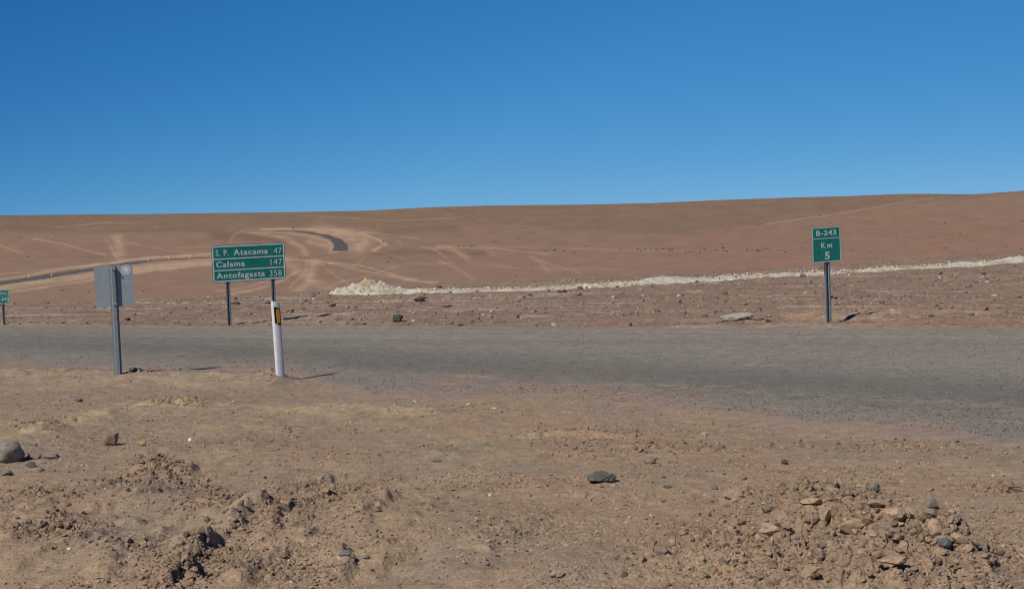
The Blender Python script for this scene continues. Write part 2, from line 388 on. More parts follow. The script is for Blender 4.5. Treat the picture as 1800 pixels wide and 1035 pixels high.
def ground_color(X, Y, Z):
    N = len(X); px, py = project(X, Y, Z); col = np.zeros((N, 3))
    near = Y < 60
    if near.any():
        x, y = X[near], Y[near]; qx, qy = project(x, y, 0.0); t, s, w, e = edge_t(x, y)
        n1 = fbm(x / 1.6, y / 1.6, 4, 81); n2 = fbm(x / .35, y / .35, 3, 83); n3 = fbm(x / .09, y / .09, 2, 85)
        c = np.tile(np.array([.335, .243, .168]), (len(x), 1))
        c = mixc(c, (.295, .235, .178), smooth(-.1, .45, n1 + .3 * n2))                 # greyer gravel film
        c = mixc(c, (.295, .233, .176), .7 * smooth(860, 740, qy) * smooth(900, 400, qx))
        c = mixc(c, (.375, .287, .186), .6 * smooth(.1, .5, fbm(x / 1.1, y / 1.1, 3, 87)))   # sandier
        c = mixc(c, (.35, .228, .155), .4 * smooth(.15, .5, fbm(x / .9, y / .9, 3, 88)))
        rd, rp = polydist(qx, qy, RIDGE, 2.2)
        yl = np.exp(-((rd) / 20.) ** 2) * smooth(-.45, .15, n2 + .3 * np.sin(rp * 25) + .1) 
        c = mixc(c, (.46, .37, .215), .62 * yl)
        d2, _ = polydist(qx, qy, [(560, 712), (650, 716), (745, 722)], 2.2); c = mixc(c, (.47, .36, .23), .75 * np.exp(-(d2 / 12.) ** 2))
        d2, _ = polydist(qx, qy, [(-100, 668), (60, 664), (300, 676), (480, 668)], 2.2); c = mixc(c, (.42, .325, .225), .5 * np.exp(-(d2 / 16.) ** 2) * smooth(-.3, .3, n2))
        for (cx, cy, rx, ry, am) in CLODS: c = mixc(c, (.235, .155, .11), .55 * blob(qx, qy, cx, cy, rx, ry) * smooth(-.3, .2, n3))
        pl = np.zeros(len(x))
        for (cx, cy, rx, ry, am) in PILE: pl = np.maximum(pl, blob(qx, qy, cx, cy, rx * 1.1, ry * 1.1))
        c = mixc(c, (.26, .185, .13), .85 * pl)
        c = mixc(c, (.40, .24, .17), .5 * blob(qx, qy, 1345, 965, 50, 22) + .45 * blob(qx, qy, 900, 985, 70, 16) * smooth(-.2, .3, n2))
        # red-brown dust drifting on to the asphalt
        c = mixc(c, (.255, .215, .185), .5 * smooth(-1.6, .2, t) * smooth(-.3, .3, n2))
        # far verge
        sv, wv = s, w
        cv = np.tile(np.array([.285, .205, .152]), (len(x), 1))
        b1 = fbm(sv / 6., wv / .8, 4, 91); b2 = fbm(sv / 2.5, wv / .5, 3, 93)
        cv = mixc(cv, (.345, .262, .20), smooth(.0, .45, b1))
        cv = mixc(cv, (.235, .178, .14), smooth(.05, .5, fbm(sv / 3., wv / 1.1, 3, 95)))
        cv = mixc(cv, (.40, .345, .30), .75 * smooth(.12, .42, b2 + .25 * n2) * smooth(1400, 600, qx) * smooth(500, 530, qy) * smooth(575, 555, qy))
        cv = mixc(cv, (.42, .36, .31), .5 * smooth(.2, .5, b2 + .2 * n2))
        cv = mixc(cv, (.43, .30, .19), .8 * np.clip(blob(qx, qy, 1640, 566, 200, 9) + blob(qx, qy, 1430, 568, 90, 6), 0, 1) * smooth(-.4, .2, n2))
        cv = cv * (1 + .3 * n3 + .25 * n2)[:, None]
        c = c * (1 + .13 * n3 + .10 * n2)[:, None]
        k = smooth(20, 22, w)[:, None]; cv = cv * np.array([.92, .90, .91])
        col[near] = c * (1 - k) + cv * k
    f = Y > 38
    if f.any():
        x, y, ppx, ppy = X[f], Y[f], px[f], py[f]
        ly = np.log(y) * 14
        hv = (ppy - (CY - 153.5 - (ppx - CX) * math.tan(R(2))))           # rows below eye level at this bearing
        c = np.tile(np.array([.300, .202, .143]), (len(x), 1))
        n1 = fbm(ppx / 260., ly, 4, 101); n2 = fbm(ppx / 60., ly * 4, 3, 103); n3 = fbm(ppx / 5.5 + 2 * n2, hv / 2.2 + n1, 3, 105); n4 = perlin(ppx / 2.4, hv / 1.8, 107); n5 = fbm(ppx / 45., hv / 9., 3, 109)
        c = mixc(c, (.275, .192, .142), smooth(-.2, .4, n1))
        c = mixc(c, (.325, .195, .138), .8 * smooth(900, 1500, ppx) * smooth(20, 45, hv) * smooth(.3, -.3, n1))   # redder to the right
        yb = np.interp(ppx, [-600, 0, 300, 640, 800, 900, 1000, 1200, 1340, 1480, 1600, 1800, 2400], [398, 402, 402, 398, 392, 396, 406, 411, 393, 375, 356, 338, 330])
        up = smooth(7, -7, ppy - yb + 5 * n1 + 4 * n2)
        c = mixc(c, (.240, .172, .115), .8 * up)
        c = mixc(c, (.22, .155, .118), .6 * smooth(300, 0, ppx) * up)
        c = mixc(c, (.225, .145, .10), .7 * smooth(.1, .4, n2) * smooth(20, 50, hv) * smooth(110, 60, hv))
        ba, _ = polydist(ppx, ppy, [(380, 414), (450, 416), (490, 422)], 1.5); c = mixc(c, (.20, .135, .09), .7 * np.exp(-(ba / 14) ** 2))
        ba, _ = polydist(ppx, ppy, [(680, 405), (740, 403), (800, 400)], 1.5); c = mixc(c, (.20, .135, .09), .6 * np.exp(-(ba / 12) ** 2))
        ba, _ = polydist(ppx, ppy, [(640, 447), (740, 443), (850, 446)], 1.5); c = mixc(c, (.205, .13, .09), .6 * np.exp(-(ba / 8) ** 2))
        ba, _ = polydist(ppx, ppy, [(0, 405), (170, 405), (390, 404)], 1.5); c = mixc(c, (.20, .13, .095), .5 * np.exp(-(ba / 7) ** 2))
        tr = far_tracks(ppx, ppy)
        c = mixc(c, (.46, .335, .235), np.clip(1.7 * tr, 0, 1)); c = mixc(c, (.16, .10, .075), np.clip(-tr, 0, 1))
        sp = smooth(.25, .6, n3 + .6 * n4) * (.25 + .6 * up + .3 * smooth(.1, .4, n2))
        c = c * (1 - .32 * sp)[:, None] * (1 + .12 * n2 + .08 * n1 + .14 * n5 + .11 * n4 * (.4 + up))[:, None]
        ed = np.interp(CX + F * x / y + 12, EDX, EDY)
        k = smooth(ed, ed + 10, y)[:, None]
        col[f] = col[f] * (1 - k) + c * k
    col = col * lerp(np.array([.985, .975, .945]), np.array([1.01, .95, .885]), smooth(38, 60, Y)[:, None])
    return np.clip(col, .01, .9)

def build_ground():
    rows = list(np.linspace(.8, 6.4, 36)); y = 6.45
    while y < 49: rows.append(y); y *= 1.0016 if not 60 < y else 1.01
    rows += list(np.exp(np.linspace(math.log(49), math.log(230), 70))) + list(np.exp(np.linspace(math.log(232), math.log(3300), 470))) + list(np.exp(np.linspace(math.log(3400), math.log(9000), 14)))
    rows = np.array(rows)
    cols = np.concatenate([np.linspace(-2600, -960, 130)[:-1], np.arange(-960, 960, 1.35), np.linspace(960, 2600, 130)[1:]]) / F
    Yg, Tg = np.meshgrid(rows, cols, indexing='ij')
    Yf = Yg.ravel(); Xf = (Yg * Tg).ravel() 
    z = np.empty(len(Xf)); col = np.empty((len(Xf), 3)); step = 400000
    for i in range(0, len(Xf), step):
        k = slice(i, i + step); z[k] = zg(Xf[k], Yf[k]); col[k] = ground_color(Xf[k], Yf[k], z[k])
    me = np_mesh('ground', np.stack([Xf, Yf, z], 1), grid_faces(len(rows), len(cols)), col)
    tag(link('ground', me, M_ground), 'dry brown desert ground from the dusty foreground to the far hills', 'ground', kind='structure')
build_ground()

# ------------------------------------------------------------------ the near road
def build_road():
    s = np.arange(-48, 30, .05); w = np.arange(8.6, 23.25, .045)
    S, W = np.meshgrid(s, w, indexing='ij'); S = S.ravel(); W = W.ravel()
    det = DX * .903 - DY * .430
    X = (S * .903 - DY * W) / det; Y = (DX * W - S * .430) / det
    t, _, _, e = edge_t(X, Y)
    z = .09 * smooth(17, 22.9, W) - .004 - .06 * (1 - smooth(-1.3, -.1, t)) + .004 * fbm(X / .5, Y / .5, 2, 111) + .006 * fbm(S / 6, W / .6, 2, 112)
    z = z + .003 * perlin(X / .1, Y / .1, 113) - .05 * smooth(22.95, 23.2, W)
    qx, qy = project(X, Y, 0.0)
    n1 = fbm(X / 1.2, Y / 1.2, 4, 115); n2 = fbm(X / .25, Y / .25, 3, 117); st = fbm(S / 9., W / .35, 3, 119)
    c = np.tile(np.array([.205, .188, .163]), (len(X), 1))
    dark = np.exp(-((W - np.clip(19.5 - .26 * (S + 15.4), 15.3, 20.2) + .5 * n1) / 1.5) ** 2)
    c = mixc(c, (.100, .097, .093), .62 * np.clip(dark * (1 + .5 * st + .3 * n1), 0, 1))
    dk2 = np.exp(-((W - 20.6) / .45) ** 2)
    c = mixc(c, (.16, .149, .135), .45 * dk2)
    c = mixc(c, (.24, .215, .18), .45 * smooth(.0, .5, st) * smooth(19, 21.5, W))
    gr = smooth(1.9, .5, t + .6 * n1)
    c = mixc(c, (.20, .175, .155), .7 * gr)
    du = smooth(.75, -.5, t + .7 * n1 + .25 * n2)
    c = mixc(c, (.275, .195, .148), .85 * du)
    rdp = np.clip(blob(qx, qy, 820, 668, 90, 12) + blob(qx, qy, 1030, 688, 80, 14) + .8 * blob(qx, qy, 1150, 705, 120, 22) + .5 * blob(qx, qy, 900, 690, 150, 25), 0, 1)
    c = mixc(c, (.30, .20, .145), .65 * rdp * smooth(-.5, .3, n1 + .4 * n2))
    c = mixc(c, (.15, .14, .132), .55 * np.clip(blob(qx, qy, 1420, 640, 60, 5) + blob(qx, qy, 1690, 728, 60, 9) + blob(qx, qy, 1330, 685, 140, 8), 0, 1))
    yd, _ = polydist(qx, qy, [(1060, 676), (1130, 674), (1280, 682), (1400, 690), (1600, 702), (1800, 716), (1950, 726)], 2)
    c = mixc(c, (.29, .245, .16), .42 * np.exp(-(yd / 11.) ** 2) * smooth(-.4, .4, n2 + n1))
    yd, _ = polydist(qx, qy, [(380, 640), (520, 645), (700, 655), (860, 662)], 2)
    c = mixc(c, (.28, .235, .165), .4 * np.exp(-(yd / 6.) ** 2) * smooth(-.3, .3, n2 + n1))
    c = mixc(c, (.36, .33, .27), .6 * blob(qx, qy, 1330, 641, 30, 2.5) * smooth(-.2, .2, n2))
    c = mixc(c, (.26, .19, .145), .8 * smooth(22.6, 23.1, W + .3 * n1))
    c = c * (1 + .10 * n2 + .08 * st)[:, None] * np.array([1.24, 1.23, 1.18])
    Fc = grid_faces(len(s), len(w)); ok = (t[Fc] > -1.4).all(1)
    me = np_mesh('road', np.stack([X, Y, z], 1), Fc[ok], np.clip(c, .02, .9))
    bm = bmesh.new(); bm.from_mesh(me); bmesh.ops.delete(bm, geom=[v for v in bm.verts if not v.link_faces], context='VERTS'); bm.to_mesh(me); bm.free()
    tag(link('road', me, M_road), 'worn grey asphalt road crossing the picture under drifted dust', 'road', kind='structure')
build_road()

# ------------------------------------------------------------------ the far road
def far_at(px, py):
    d = ray(px, py); d = d / d[1]
    Y = np.exp(np.linspace(math.log(60), math.log(3600), 6000)); g = zg(d[0] * Y, Y) - (CAMZ + d[2] * Y)
    # first surface seen beyond the drop behind the verge
    i = int(np.argmax(g > 0)) if (g > 0).any() else len(Y) - 1
    return Vector((d[0] * Y[i], Y[i], CAMZ + d[2] * Y[i]))
def strip(name, pts, half, lift, mat, col, label):
    P = []
    for a, b in zip(pts[:-1], pts[1:]):
        n = max(2, int((b - a).length / 6))
        for k in range(n): P.append(a.lerp(b, k / n))
    P.append(pts[-1]); A = np.array([(p.x, p.y) for p in P])
    for _ in range(14): A[1:-1] = (A[:-2] + 2 * A[1:-1] + A[2:]) / 4
    T = np.gradient(A, axis=0); T /= np.linalg.norm(T, axis=1)[:, None] + 1e-9; Nn = np.stack([-T[:, 1], T[:, 0]], 1)
    V = []; us = (-1.35, -1, -.5, 0, .5, 1, 1.35)
    zc = zg(A[:, 0], A[:, 1]); zc = np.maximum(zc, np.maximum(zg(*(A + Nn * half).T), zg(*(A - Nn * half).T))) + lift
    for u in us:
        q = A + Nn * half * u; zz = zc if abs(u) <= 1 else zg(q[:, 0], q[:, 1]) - .3
        V.append(np.stack([q[:, 0], q[:, 1], zz], 1))
    V = np.stack(V, 1).reshape(-1, 3)
    c = np.tile(np.array(col), (len(V), 1)) * (1 + .12 * RNG.standard_normal((len(V), 1)))
    c.reshape(-1, len(us), 3)[:, [0, -1]] = (.36, .26, .19)
    me = np_mesh(name, V, grid_faces(len(A), len(us)), np.clip(c, .02, .8))
    return tag(link(name, me, mat), label, 'road', kind='structure')
fr1 = [far_at(x, y) for x, y in [(-60, 506), (0, 498), (60, 490), (120, 480), (180, 471), (240, 461), (300, 456), (360, 453), (400, 452)]]
strip('far_road', fr1, 4.4, .15, M_road, (.125, .110, .10), 'distant dark road climbing past the sign backs on the left plain')
fr2 = [far_at(x, y) for x, y in [(430, 405.5), (470, 405.5), (510, 406.5), (545, 409), (572, 414), (590, 421), (597, 428), (599, 434), (597, 440)]]
strip('far_road', fr2, 4.2, .2, M_road, (.115, .103, .095), 'distant dark bend of road curving up the far hillside')

# ------------------------------------------------------------------ pale windrow beside the far verge
BERM_C = (.48, .447, .365)
def build_berm():
    pts = [(596, 517), (640, 517), (700, 516), (800, 514), (900, 511), (1000, 506), (1100, 501), (1200, 495), (1300, 490), (1400, 484), (1500, 478), (1600, 472), (1700, 466), (1800, 460), (1900, 454), (2050, 445)]
    P = np.array([plane_at(x, y, .1) for x, y in pts]); L = np.r_[0, np.cumsum(np.hypot(*np.diff(P, axis=0).T))]
    l = np.arange(0, L[-1], .03); A = np.stack([np.interp(l, L, P[:, 0]), np.interp(l, L, P[:, 1])], 1)
    T = np.gradient(A, axis=0); T /= np.linalg.norm(T, axis=1)[:, None]
    for _ in range(60): T[1:-1] = (T[:-2] + T[2:]) / 2
    Nn = np.stack([-T[:, 1], T[:, 0]], 1)
    u = np.linspace(-1.5, 1.5, 61)
    X = A[:, None, 0] + Nn[:, None, 0] * u; Y = A[:, None, 1] + Nn[:, None, 1] * u
    ll = np.broadcast_to(l[:, None], X.shape); uu = np.broadcast_to(u, X.shape)
    hh = (.055 + .05 * fbm(ll / 2.5, ll * 0, 3, 131) + .10 * np.exp(-((ll - (L[6] + .72 * (L[7] - L[6]))) / .8) ** 2) + .14 * smooth(L[-1] - 7.5, L[-1] - 4, ll)) * smooth(0, 1.2, ll)
    wd = .42 + .17 * fbm(ll / 1.7, uu * .3, 2, 133) + .2 * (uu < 0) * smooth(-.2, .4, fbm(ll / 4., uu * 0 + 3, 2, 134))
    prof = np.exp(-(uu / wd) ** 4 * 1.2) 
    f1, i1 = worley(X.ravel() / .14, Y.ravel() / .14, 137); f1 = f1.reshape(X.shape); i1 = i1.reshape(X.shape)
    f2, i2 = worley(X.ravel() / .09, Y.ravel() / .09, 138); f2 = f2.reshape(X.shape); i2 = i2.reshape(X.shape)
    z = zg(X.ravel(), Y.ravel()).reshape(X.shape)
    z = z - .05 + prof * (hh + (.012 + .055 * smooth(.0, .5, fbm(ll / 1.4, uu, 2, 147))) * i1 * np.clip(1 - 1.5 * f1 ** 2, 0, 1) + .015 * i2 * np.clip(1 - 1.5 * f2 ** 2, 0, 1) + .03)
    c = np.tile(np.array(BERM_C), (X.size, 1)); n = fbm(X.ravel() / .7, Y.ravel() / .7, 3, 139)
    c = mixc(c, (.40, .305, .22), .75 * smooth(.05, .45, n)); c = mixc(c, (.62, .60, .51), .6 * smooth(0., .5, -n))
    c = c * (1 + .12 * fbm(X.ravel() / .08, Y.ravel() / .08, 2, 140))[:, None]
    me = np_mesh('berm', np.stack([X.ravel(), Y.ravel(), z.ravel()], 1), grid_faces(len(l), len(u)), c)
    o = link('berm', me, M_berm); tag(o, 'long low white berm of pale spoil along the far verge', 'berm')
    return o, A, Nn
BERM, BERM_A, BERM_N = build_berm()
def build_heap():
    cx, cy = plane_at(652, 515, .1); n = 150
    u, v = np.meshgrid(np.linspace(-1.35, 1.25, n), np.linspace(-.7, .7, n // 2), indexing='ij')
    X = (cx + u).ravel(); Y = (cy + v + .15).ravel(); u = u.ravel(); v = v.ravel()
    uu = np.where(u < 0, u / 1.12, u / .95)
    h = .33 * np.clip(1 - np.hypot(uu, v / .62) ** 1.2, 0, 1) * (1 + .35 * fbm(X / .35, Y / .35, 3, 141))
    f1, i1 = worley(X / .12, Y / .12, 143)
    h = h + .075 * i1 * np.clip(1 - 1.5 * f1 ** 2, 0, 1) * smooth(.0, .05, h)
    z = zg(X, Y) - .03 + h
    c = np.tile(np.array(BERM_C) * .95, (len(X), 1)); c = mixc(c, (.40, .29, .19), .9 * np.exp(-((u + .15) / .30) ** 2) * smooth(.05, .2, h) * smooth(-.3, .2, fbm(X / .25, Y / .25, 2, 145)))
    c = c * (1 + .2 * fbm(X / .07, Y / .07, 2, 146))[:, None]
    me = np_mesh('spoil_heap', np.stack([X, Y, z], 1), grid_faces(n, n // 2), c)
    tag(link('spoil_heap', me, M_berm), 'small pale yellowish spoil heap at the left end of the white berm', 'heap')
build_heap()

# ------------------------------------------------------------------ stones
def ico(sub):
    bm = bmesh.new(); bmesh.ops.create_icosphere(bm, subdivisions=sub, radius=1.0)
    V = np.array([v.co[:] for v in bm.verts]); Fc = np.array([[v.index for v in f.verts] for f in bm.faces]); bm.free(); return V, Fc
ICO = {k: ico(k) for k in (1, 2, 3, 4)}
def rock_shape(sub, seed, cuts=9, rough=.22, flat=.62, tight=.64):
    rs = np.random.default_rng(seed); V, Fc = ICO[sub]; V = V.copy(); off = Vector(rs.uniform(-50, 50, 3))
    V *= np.array([1 + mnoise.noise(Vector(p) * 1.1 + off) * .45 for p in V])[:, None]
    for _ in range(cuts):
        n = rs.normal(size=3); n /= np.linalg.norm(n); o = rs.uniform(tight * .72, tight * 1.18)
        d = np.maximum(V @ n - o, 0); V -= d[:, None] * n * .93
    if sub >= 3:
        V *= np.array([1 + rough * (.35 * mnoise.noise(Vector(p) * 3.1 + off) + .22 * mnoise.noise(Vector(p) * 7 + off) + (.12 * mnoise.noise(Vector(p) * 16 + off) if sub > 3 else 0)) for p in V])[:, None]
    V -= (V.max(0) + V.min(0)) / 2; V /= (V.max(0) - V.min(0)) / 2                       # unit box -1..1
    return V, Fc
def rot3(rs, tilt=.5):
    a = rs.uniform(0, 2 * math.pi); b = rs.normal() * tilt; c = rs.normal() * tilt
    return np.array((Matrix.Rotation(a, 3, 'Z') @ Matrix.Rotation(b, 3, 'X') @ Matrix.Rotation(c, 3, 'Y')))
TPL = [rock_shape(1, 100 + i, 5) for i in range(14)]
TPL2 = [rock_shape(2, 200 + i, 9, tight=.6) for i in range(18)]
def scatter(name, X, Y, size, cols, mat, label, cat, tpl=TPL, parent=None, sink=.35, zf=None, group=None, flat=.62):
    Vs, Fs, Cs = [], [], []; n0 = 0
    Z = (zf or zg)(X, Y); rs = RNG
    order = rs.integers(0, len(tpl), len(X)); size = np.asarray(size); cols = np.asarray(cols)
    for q, (V, Fc) in enumerate(tpl):
        k = np.nonzero(order == q)[0]; n = len(k)
        if not n: continue
        sc = size[k, None] * np.stack([np.ones(n), rs.uniform(.65, 1, n), rs.uniform(.5, .9, n) * flat / .62], 1) / 2
        a = rs.uniform(0, 6.283, n)[:, None]; ca, sa = np.cos(a), np.sin(a); tl = rs.normal(size=n)[:, None] * .25
        P = V[None] * sc[:, None, :]
        P = np.stack([P[..., 0] * ca - P[..., 1] * sa + X[k, None], P[..., 0] * sa + P[..., 1] * ca + Y[k, None], P[..., 2] + P[..., 0] * tl + (Z[k] + sc[:, 2] * (1 - 2 * sink))[:, None]], -1)
        Vs.append(P.reshape(-1, 3)); Fs.append((Fc[None] + (n0 + np.arange(n) * len(V))[:, None, None]).reshape(-1, 3)); n0 += n * len(V)
        Cs.append(np.repeat(cols[k], len(V), 0))
    me = np_mesh(name, np.concatenate(Vs), np.concatenate(Fs), np.concatenate(Cs), False)
    o = link(name, me, mat, parent); o['kind'] = 'stuff'
    if not parent: tag(o, label, cat, group)
    return o
def powsize(n, lo, hi, a=2.4):
    u = RNG.random(n); return (lo ** (1 - a) + u * (hi ** (1 - a) - lo ** (1 - a))) ** (1 / (1 - a))
def pick(n, cols, p, var=.15):
    c = np.array(cols)[RNG.choice(len(cols), n, p=p)]; return np.clip(c * (1 + var * RNG.standard_normal((n, 1))), .02, .85)
DIRT = [(.305, .225, .162), (.265, .197, .147), (.23, .19, .158), (.35, .27, .195), (.13, .115, .10), (.50, .47, .40), (.34, .22, .15)]
DP = [.38, .25, .15, .14, .035, .008, .037]

# loose gravel over the foreground
n = 60000
qx = RNG.uniform(-120, 1920, n * 2); qy = 650 + 480 * RNG.random(n * 2)
X, Y = plane_at(qx, qy); t, *_ = edge_t(X, Y); dn = fbm(X / .9, Y / .9, 3, 151)
k = (t < .4) & (RNG.random(n * 2) < (.12 + .88 * smooth(-.15, .5, dn))); X, Y = X[k][:n], Y[k][:n]; m = len(X)
scatter('gravel', X, Y, powsize(m, .008, .036, 2.9), pick(m, DIRT, DP), M_rock, 'fine loose gravel strewn over the brown foreground earth', 'gravel')
# crumbs of earth in the churned spots
X, Y = [], []
for (cx, cy, rx, ry, am) in CLODS:
    c = int(70 + 4200 * am * rx * ry / 600); a = RNG.normal(size=c) * rx * .65 + cx; b = RNG.normal(size=c) * ry * .65 + cy
    x, y = plane_at(a, b); X.append(x); Y.append(y)
X = np.concatenate(X); Y = np.concatenate(Y); t, *_ = edge_t(X, Y); X, Y = X[t < .5], Y[t < .5]; m = len(X)
scatter('earth_crumbs', X, Y, powsize(m, .010, .06, 2.35), pick(m, [(.285, .208, .15), (.255, .185, .135), (.22, .158, .115)], [.5, .3, .2], .08), M_clod, 'crumbled dark earth in the ruts of the foreground', 'loose earth', TPL2, sink=.3)
# the rubble heap's small material
m = 6400
a = RNG.normal(size=m) * 150 + 1490; b = RNG.normal(size=m) * 46 + 985
a[:1700] = RNG.normal(size=1700) * 75 + 1640; b[:1700] = RNG.normal(size=1700) * 32 + 998
a[1700:2700] = RNG.normal(size=1000) * 65 + 1440; b[1700:2700] = RNG.normal(size=1000) * 15 + 886
X, Y = plane_at(a, b)
scatter('rubble', X, Y, powsize(m, .012, .068, 2.35), pick(m, [(.29, .212, .15), (.26, .187, .132), (.32, .235, .165), (.22, .172, .14), (.33, .225, .16)], [.38, .27, .18, .1, .07], .1), M_clod, 'small broken earth and stones heaped at lower right', 'rubble', TPL2, sink=.42)
# road grit
n = 60000
qx = RNG.uniform(-80, 1900, n); qy = RNG.uniform(575, 790, n); X, Y = plane_at(qx, qy, .03); t, s, w, e = edge_t(X, Y)
k = (t > .1) & (w < 22.8) & (RNG.random(n) < .45 + .45 * smooth(3.0, .3, t)); X, Y, w = X[k], Y[k], w[k]; m = len(X)
scatter('grit', X, Y, powsize(m, .007, .022, 3.2), pick(m, [(.14, .133, .122), (.21, .195, .175), (.34, .31, .27)], [.32, .53, .15]), M_rock, 'loose grit scattered on the asphalt road', 'grit', zf=lambda x, y: .09 * smooth(17, 22.9, x * .43 + y * .903))
# stones on the far verge
n = 30000
qx = RNG.uniform(-100, 1900, n); X = []; Y = RNG.uniform(21, 46, n); X = (qx - CX) / F * Y; s, w = road_sw(X, Y)
ed = np.interp(qx, EDX, EDY)
k = (w > 23.15) & (Y < ed + 1) & (RNG.random(n) < .2 + .8 * smooth(-.3, .4, fbm(s / 4., w / .8, 3, 153))); X, Y = X[k], Y[k]; m = len(X)
scatter('verge_stones', X, Y, powsize(m, .016, .11, 2.8), pick(m, [(.29, .21, .158), (.235, .175, .14), (.15, .12, .10), (.40, .33, .27), (.60, .56, .48)], [.49, .29, .13, .085, .005]), M_rock, 'countless small stones on the rough far verge', 'stones', TPL2)
# lumps on the pale berm
m = 1300; i = RNG.integers(0, len(BERM_A), m); u = RNG.normal(size=m) * .24
X = BERM_A[i, 0] + BERM_N[i, 0] * u; Y = BERM_A[i, 1] + BERM_N[i, 1] * u
scatter('lumps', X, Y, powsize(m, .02, .07, 2.5), pick(m, [(.62, .58, .46), (.54, .47, .34), (.45, .36, .26)], [.66, .26, .08], .08), M_berm, None, None, TPL2, parent=BERM,
        zf=lambda x, y: zg(x, y) + .075 * np.exp(-(u / .42) ** 4))
n = 84; qx = np.concatenate([RNG.normal(size=26) * 40 + 1180, RNG.normal(size=22) * 55 + 1330, RNG.uniform(1030, 1480, 16), RNG.uniform(1560, 1800, 12), RNG.uniform(960, 1040, 8)]); v = 440 - (364 - (qx - 900) * math.tan(R(2))) + RNG.normal(size=n) * 2.2
Y = np.exp(np.interp(v, np.sort(_vy[:840]), _lx[:840][np.argsort(_vy[:840])])); X = (qx - CX) / F * Y
scatter('scree', X, Y, .0014 * Y * RNG.uniform(.3, 1.4, n), pick(n, [(.085, .075, .065), (.14, .11, .09)], [.6, .4]), M_rock, 'row of dark stones along the flat at the foot of the far slope', 'stones')
# far dark stones dotted over the plain
n = 900; Y = np.exp(RNG.uniform(math.log(300), math.log(1900), n)); qx = RNG.uniform(-60, 1860, n); X = (qx - CX) / F * Y
k = (RNG.random(n) < .06 + .94 * smooth(.1, .5, fbm(qx / 110., np.log(Y) * 5, 3, 155))) ; X, Y, = X[k], Y[k]
scatter('scree', X, Y, .0011 * Y * RNG.uniform(.5, 1.4, len(X)), pick(len(X), [(.11, .075, .055), (.16, .11, .08), (.35, .26, .2)], [.6, .3, .1]), M_rock, 'dark scattered stones far out on the reddish plain', 'stones')

def rock_mesh(seed, col, sub=4, cuts=7, rough=.22, tight=.72, sm=True, var=.12):
    V, Fc = rock_shape(sub, seed, cuts, rough, tight=tight)
    c = np.tile(np.array(col), (len(V), 1)); n = np.array([mnoise.noise(Vector(p) * 2.2 + Vector((seed, 0, 0))) for p in V])
    me = np_mesh('stone', V, Fc, np.clip(c * (1 + var * 2 * n)[:, None], .01, .9), sm)
    me.set_sharp_from_angle(angle=R(24)); return me
def rock(name, label, cat, px, py, w, h, col, seed, depth=.8, cuts=7, rough=.25, tight=.72, tilt=0.0, sink=.15, yaw=0.0, group=None, lo=5.0, lift=0.0):
    """px,py: where its base meets the ground; w,h: apparent size in photo pixels"""
    p = at(px, py, lo); k = p.y / F; wz = w * k; down = (CAMZ - p.z) / p.y
    dz = max(.35 * h * k, h * k - .45 * wz * depth * down) 
    o = link(name, rock_mesh(seed, col, 4, cuts, rough, tight), M_rock)
    o.scale = (wz / 2, wz * depth / 2, dz / 2 * (1 + sink)); o.rotation_euler = (0, R(tilt), R(yaw))
    o.location = (p.x, p.y + wz * depth * .35, p.z + dz / 2 * (1 - sink) + lift)
    return tag(o, label, cat, group)
GREY = (.20, .185, .16); BRN = (.25, .175, .135); DARK = (.085, .085, .08); SAND = (.33, .245, .165); PINK = (.43, .30, .20)
rock('boulder', 'big smooth rounded grey boulder cut off by the left edge', 'boulder', 8, 814, 58, 42, (.23, .215, .18), 1, .85, 0, .12, .95)
rock('rock', 'low reddish grey rock right beside the big rounded boulder', 'rock', 60, 808, 27, 15, (.215, .165, .135), 2, .7)
rock('rock', 'flat pale grey slab lying second right of the big rounded boulder', 'rock', 87, 807, 28, 10, (.24, .20, .17), 3, .8, 8)
rock('rock', 'small dark grey rock just below the big rounded boulder', 'rock', 54, 822, 17, 12, (.15, .145, .13), 4)
rock('rock', 'tiny grey rock lowest right in the boulder cluster', 'rock', 71, 828, 12, 8, (.22, .195, .165), 5)
rock('rock', 'grey rock at left edge below the big boulder', 'rock', 9, 836, 24, 12, (.17, .17, .155), 6)
rock('rock', 'upright wedge shaped brown rock with a black shadow under it', 'rock', 192, 784, 42, 24, (.25, .18, .14), 7, .5, 9, .2, .7, -32)
rock('rock', 'dark oval rock alone above the yellowish ridge at left', 'rock', 137, 706, 16, 8, (.19, .145, .12), 8)
rock('rock', 'small orange tan rock right of the wedge shaped brown rock', 'rock', 248, 784, 14, 10, (.40, .26, .14), 9)
rock('rock', 'cracked brown clod below the orange tan rock', 'rock', 266, 808, 28, 11, (.27, .19, .135), 10)
rock('rock', 'small black rock on the rut below the cracked brown clod', 'rock', 225, 864, 10, 8, (.10, .085, .075), 12)
rock('rock', 'jagged dark grey lava rock lying in mid foreground', 'rock', 1059, 848, 54, 22, (.115, .115, .095), 13, .6, 9, .5)
rock('rock', 'rounded brown rock right of the jagged lava rock', 'rock', 1144, 815, 26, 13, (.25, .195, .155), 14)
rock('rock', 'thin dark flat rock below the rounded brown rock', 'rock', 1173, 858, 15, 6, (.13, .09, .075), 15)
rock('rock', 'small blue grey rock left of the rubble heap', 'rock', 1256, 860, 13, 9, (.16, .165, .165), 16)
rock('rock', 'upright tan rock standing behind the rubble heap', 'rock', 1307, 844, 12, 13, (.29, .205, .15), 17, .6)
rock('rock', 'dark rough rock farthest behind the rubble heap', 'rock', 1380, 817, 13, 12, (.135, .12, .11), 18)
rock('rock', 'round slate blue rock on the back of the rubble heap', 'rock', 1542, 869, 11, 11, (.09, .10, .105), 19, lift=.02)
rock('rock', 'slate grey rock in the lower middle of the foreground', 'rock', 608, 976, 22, 10, (.14, .15, .15), 20)
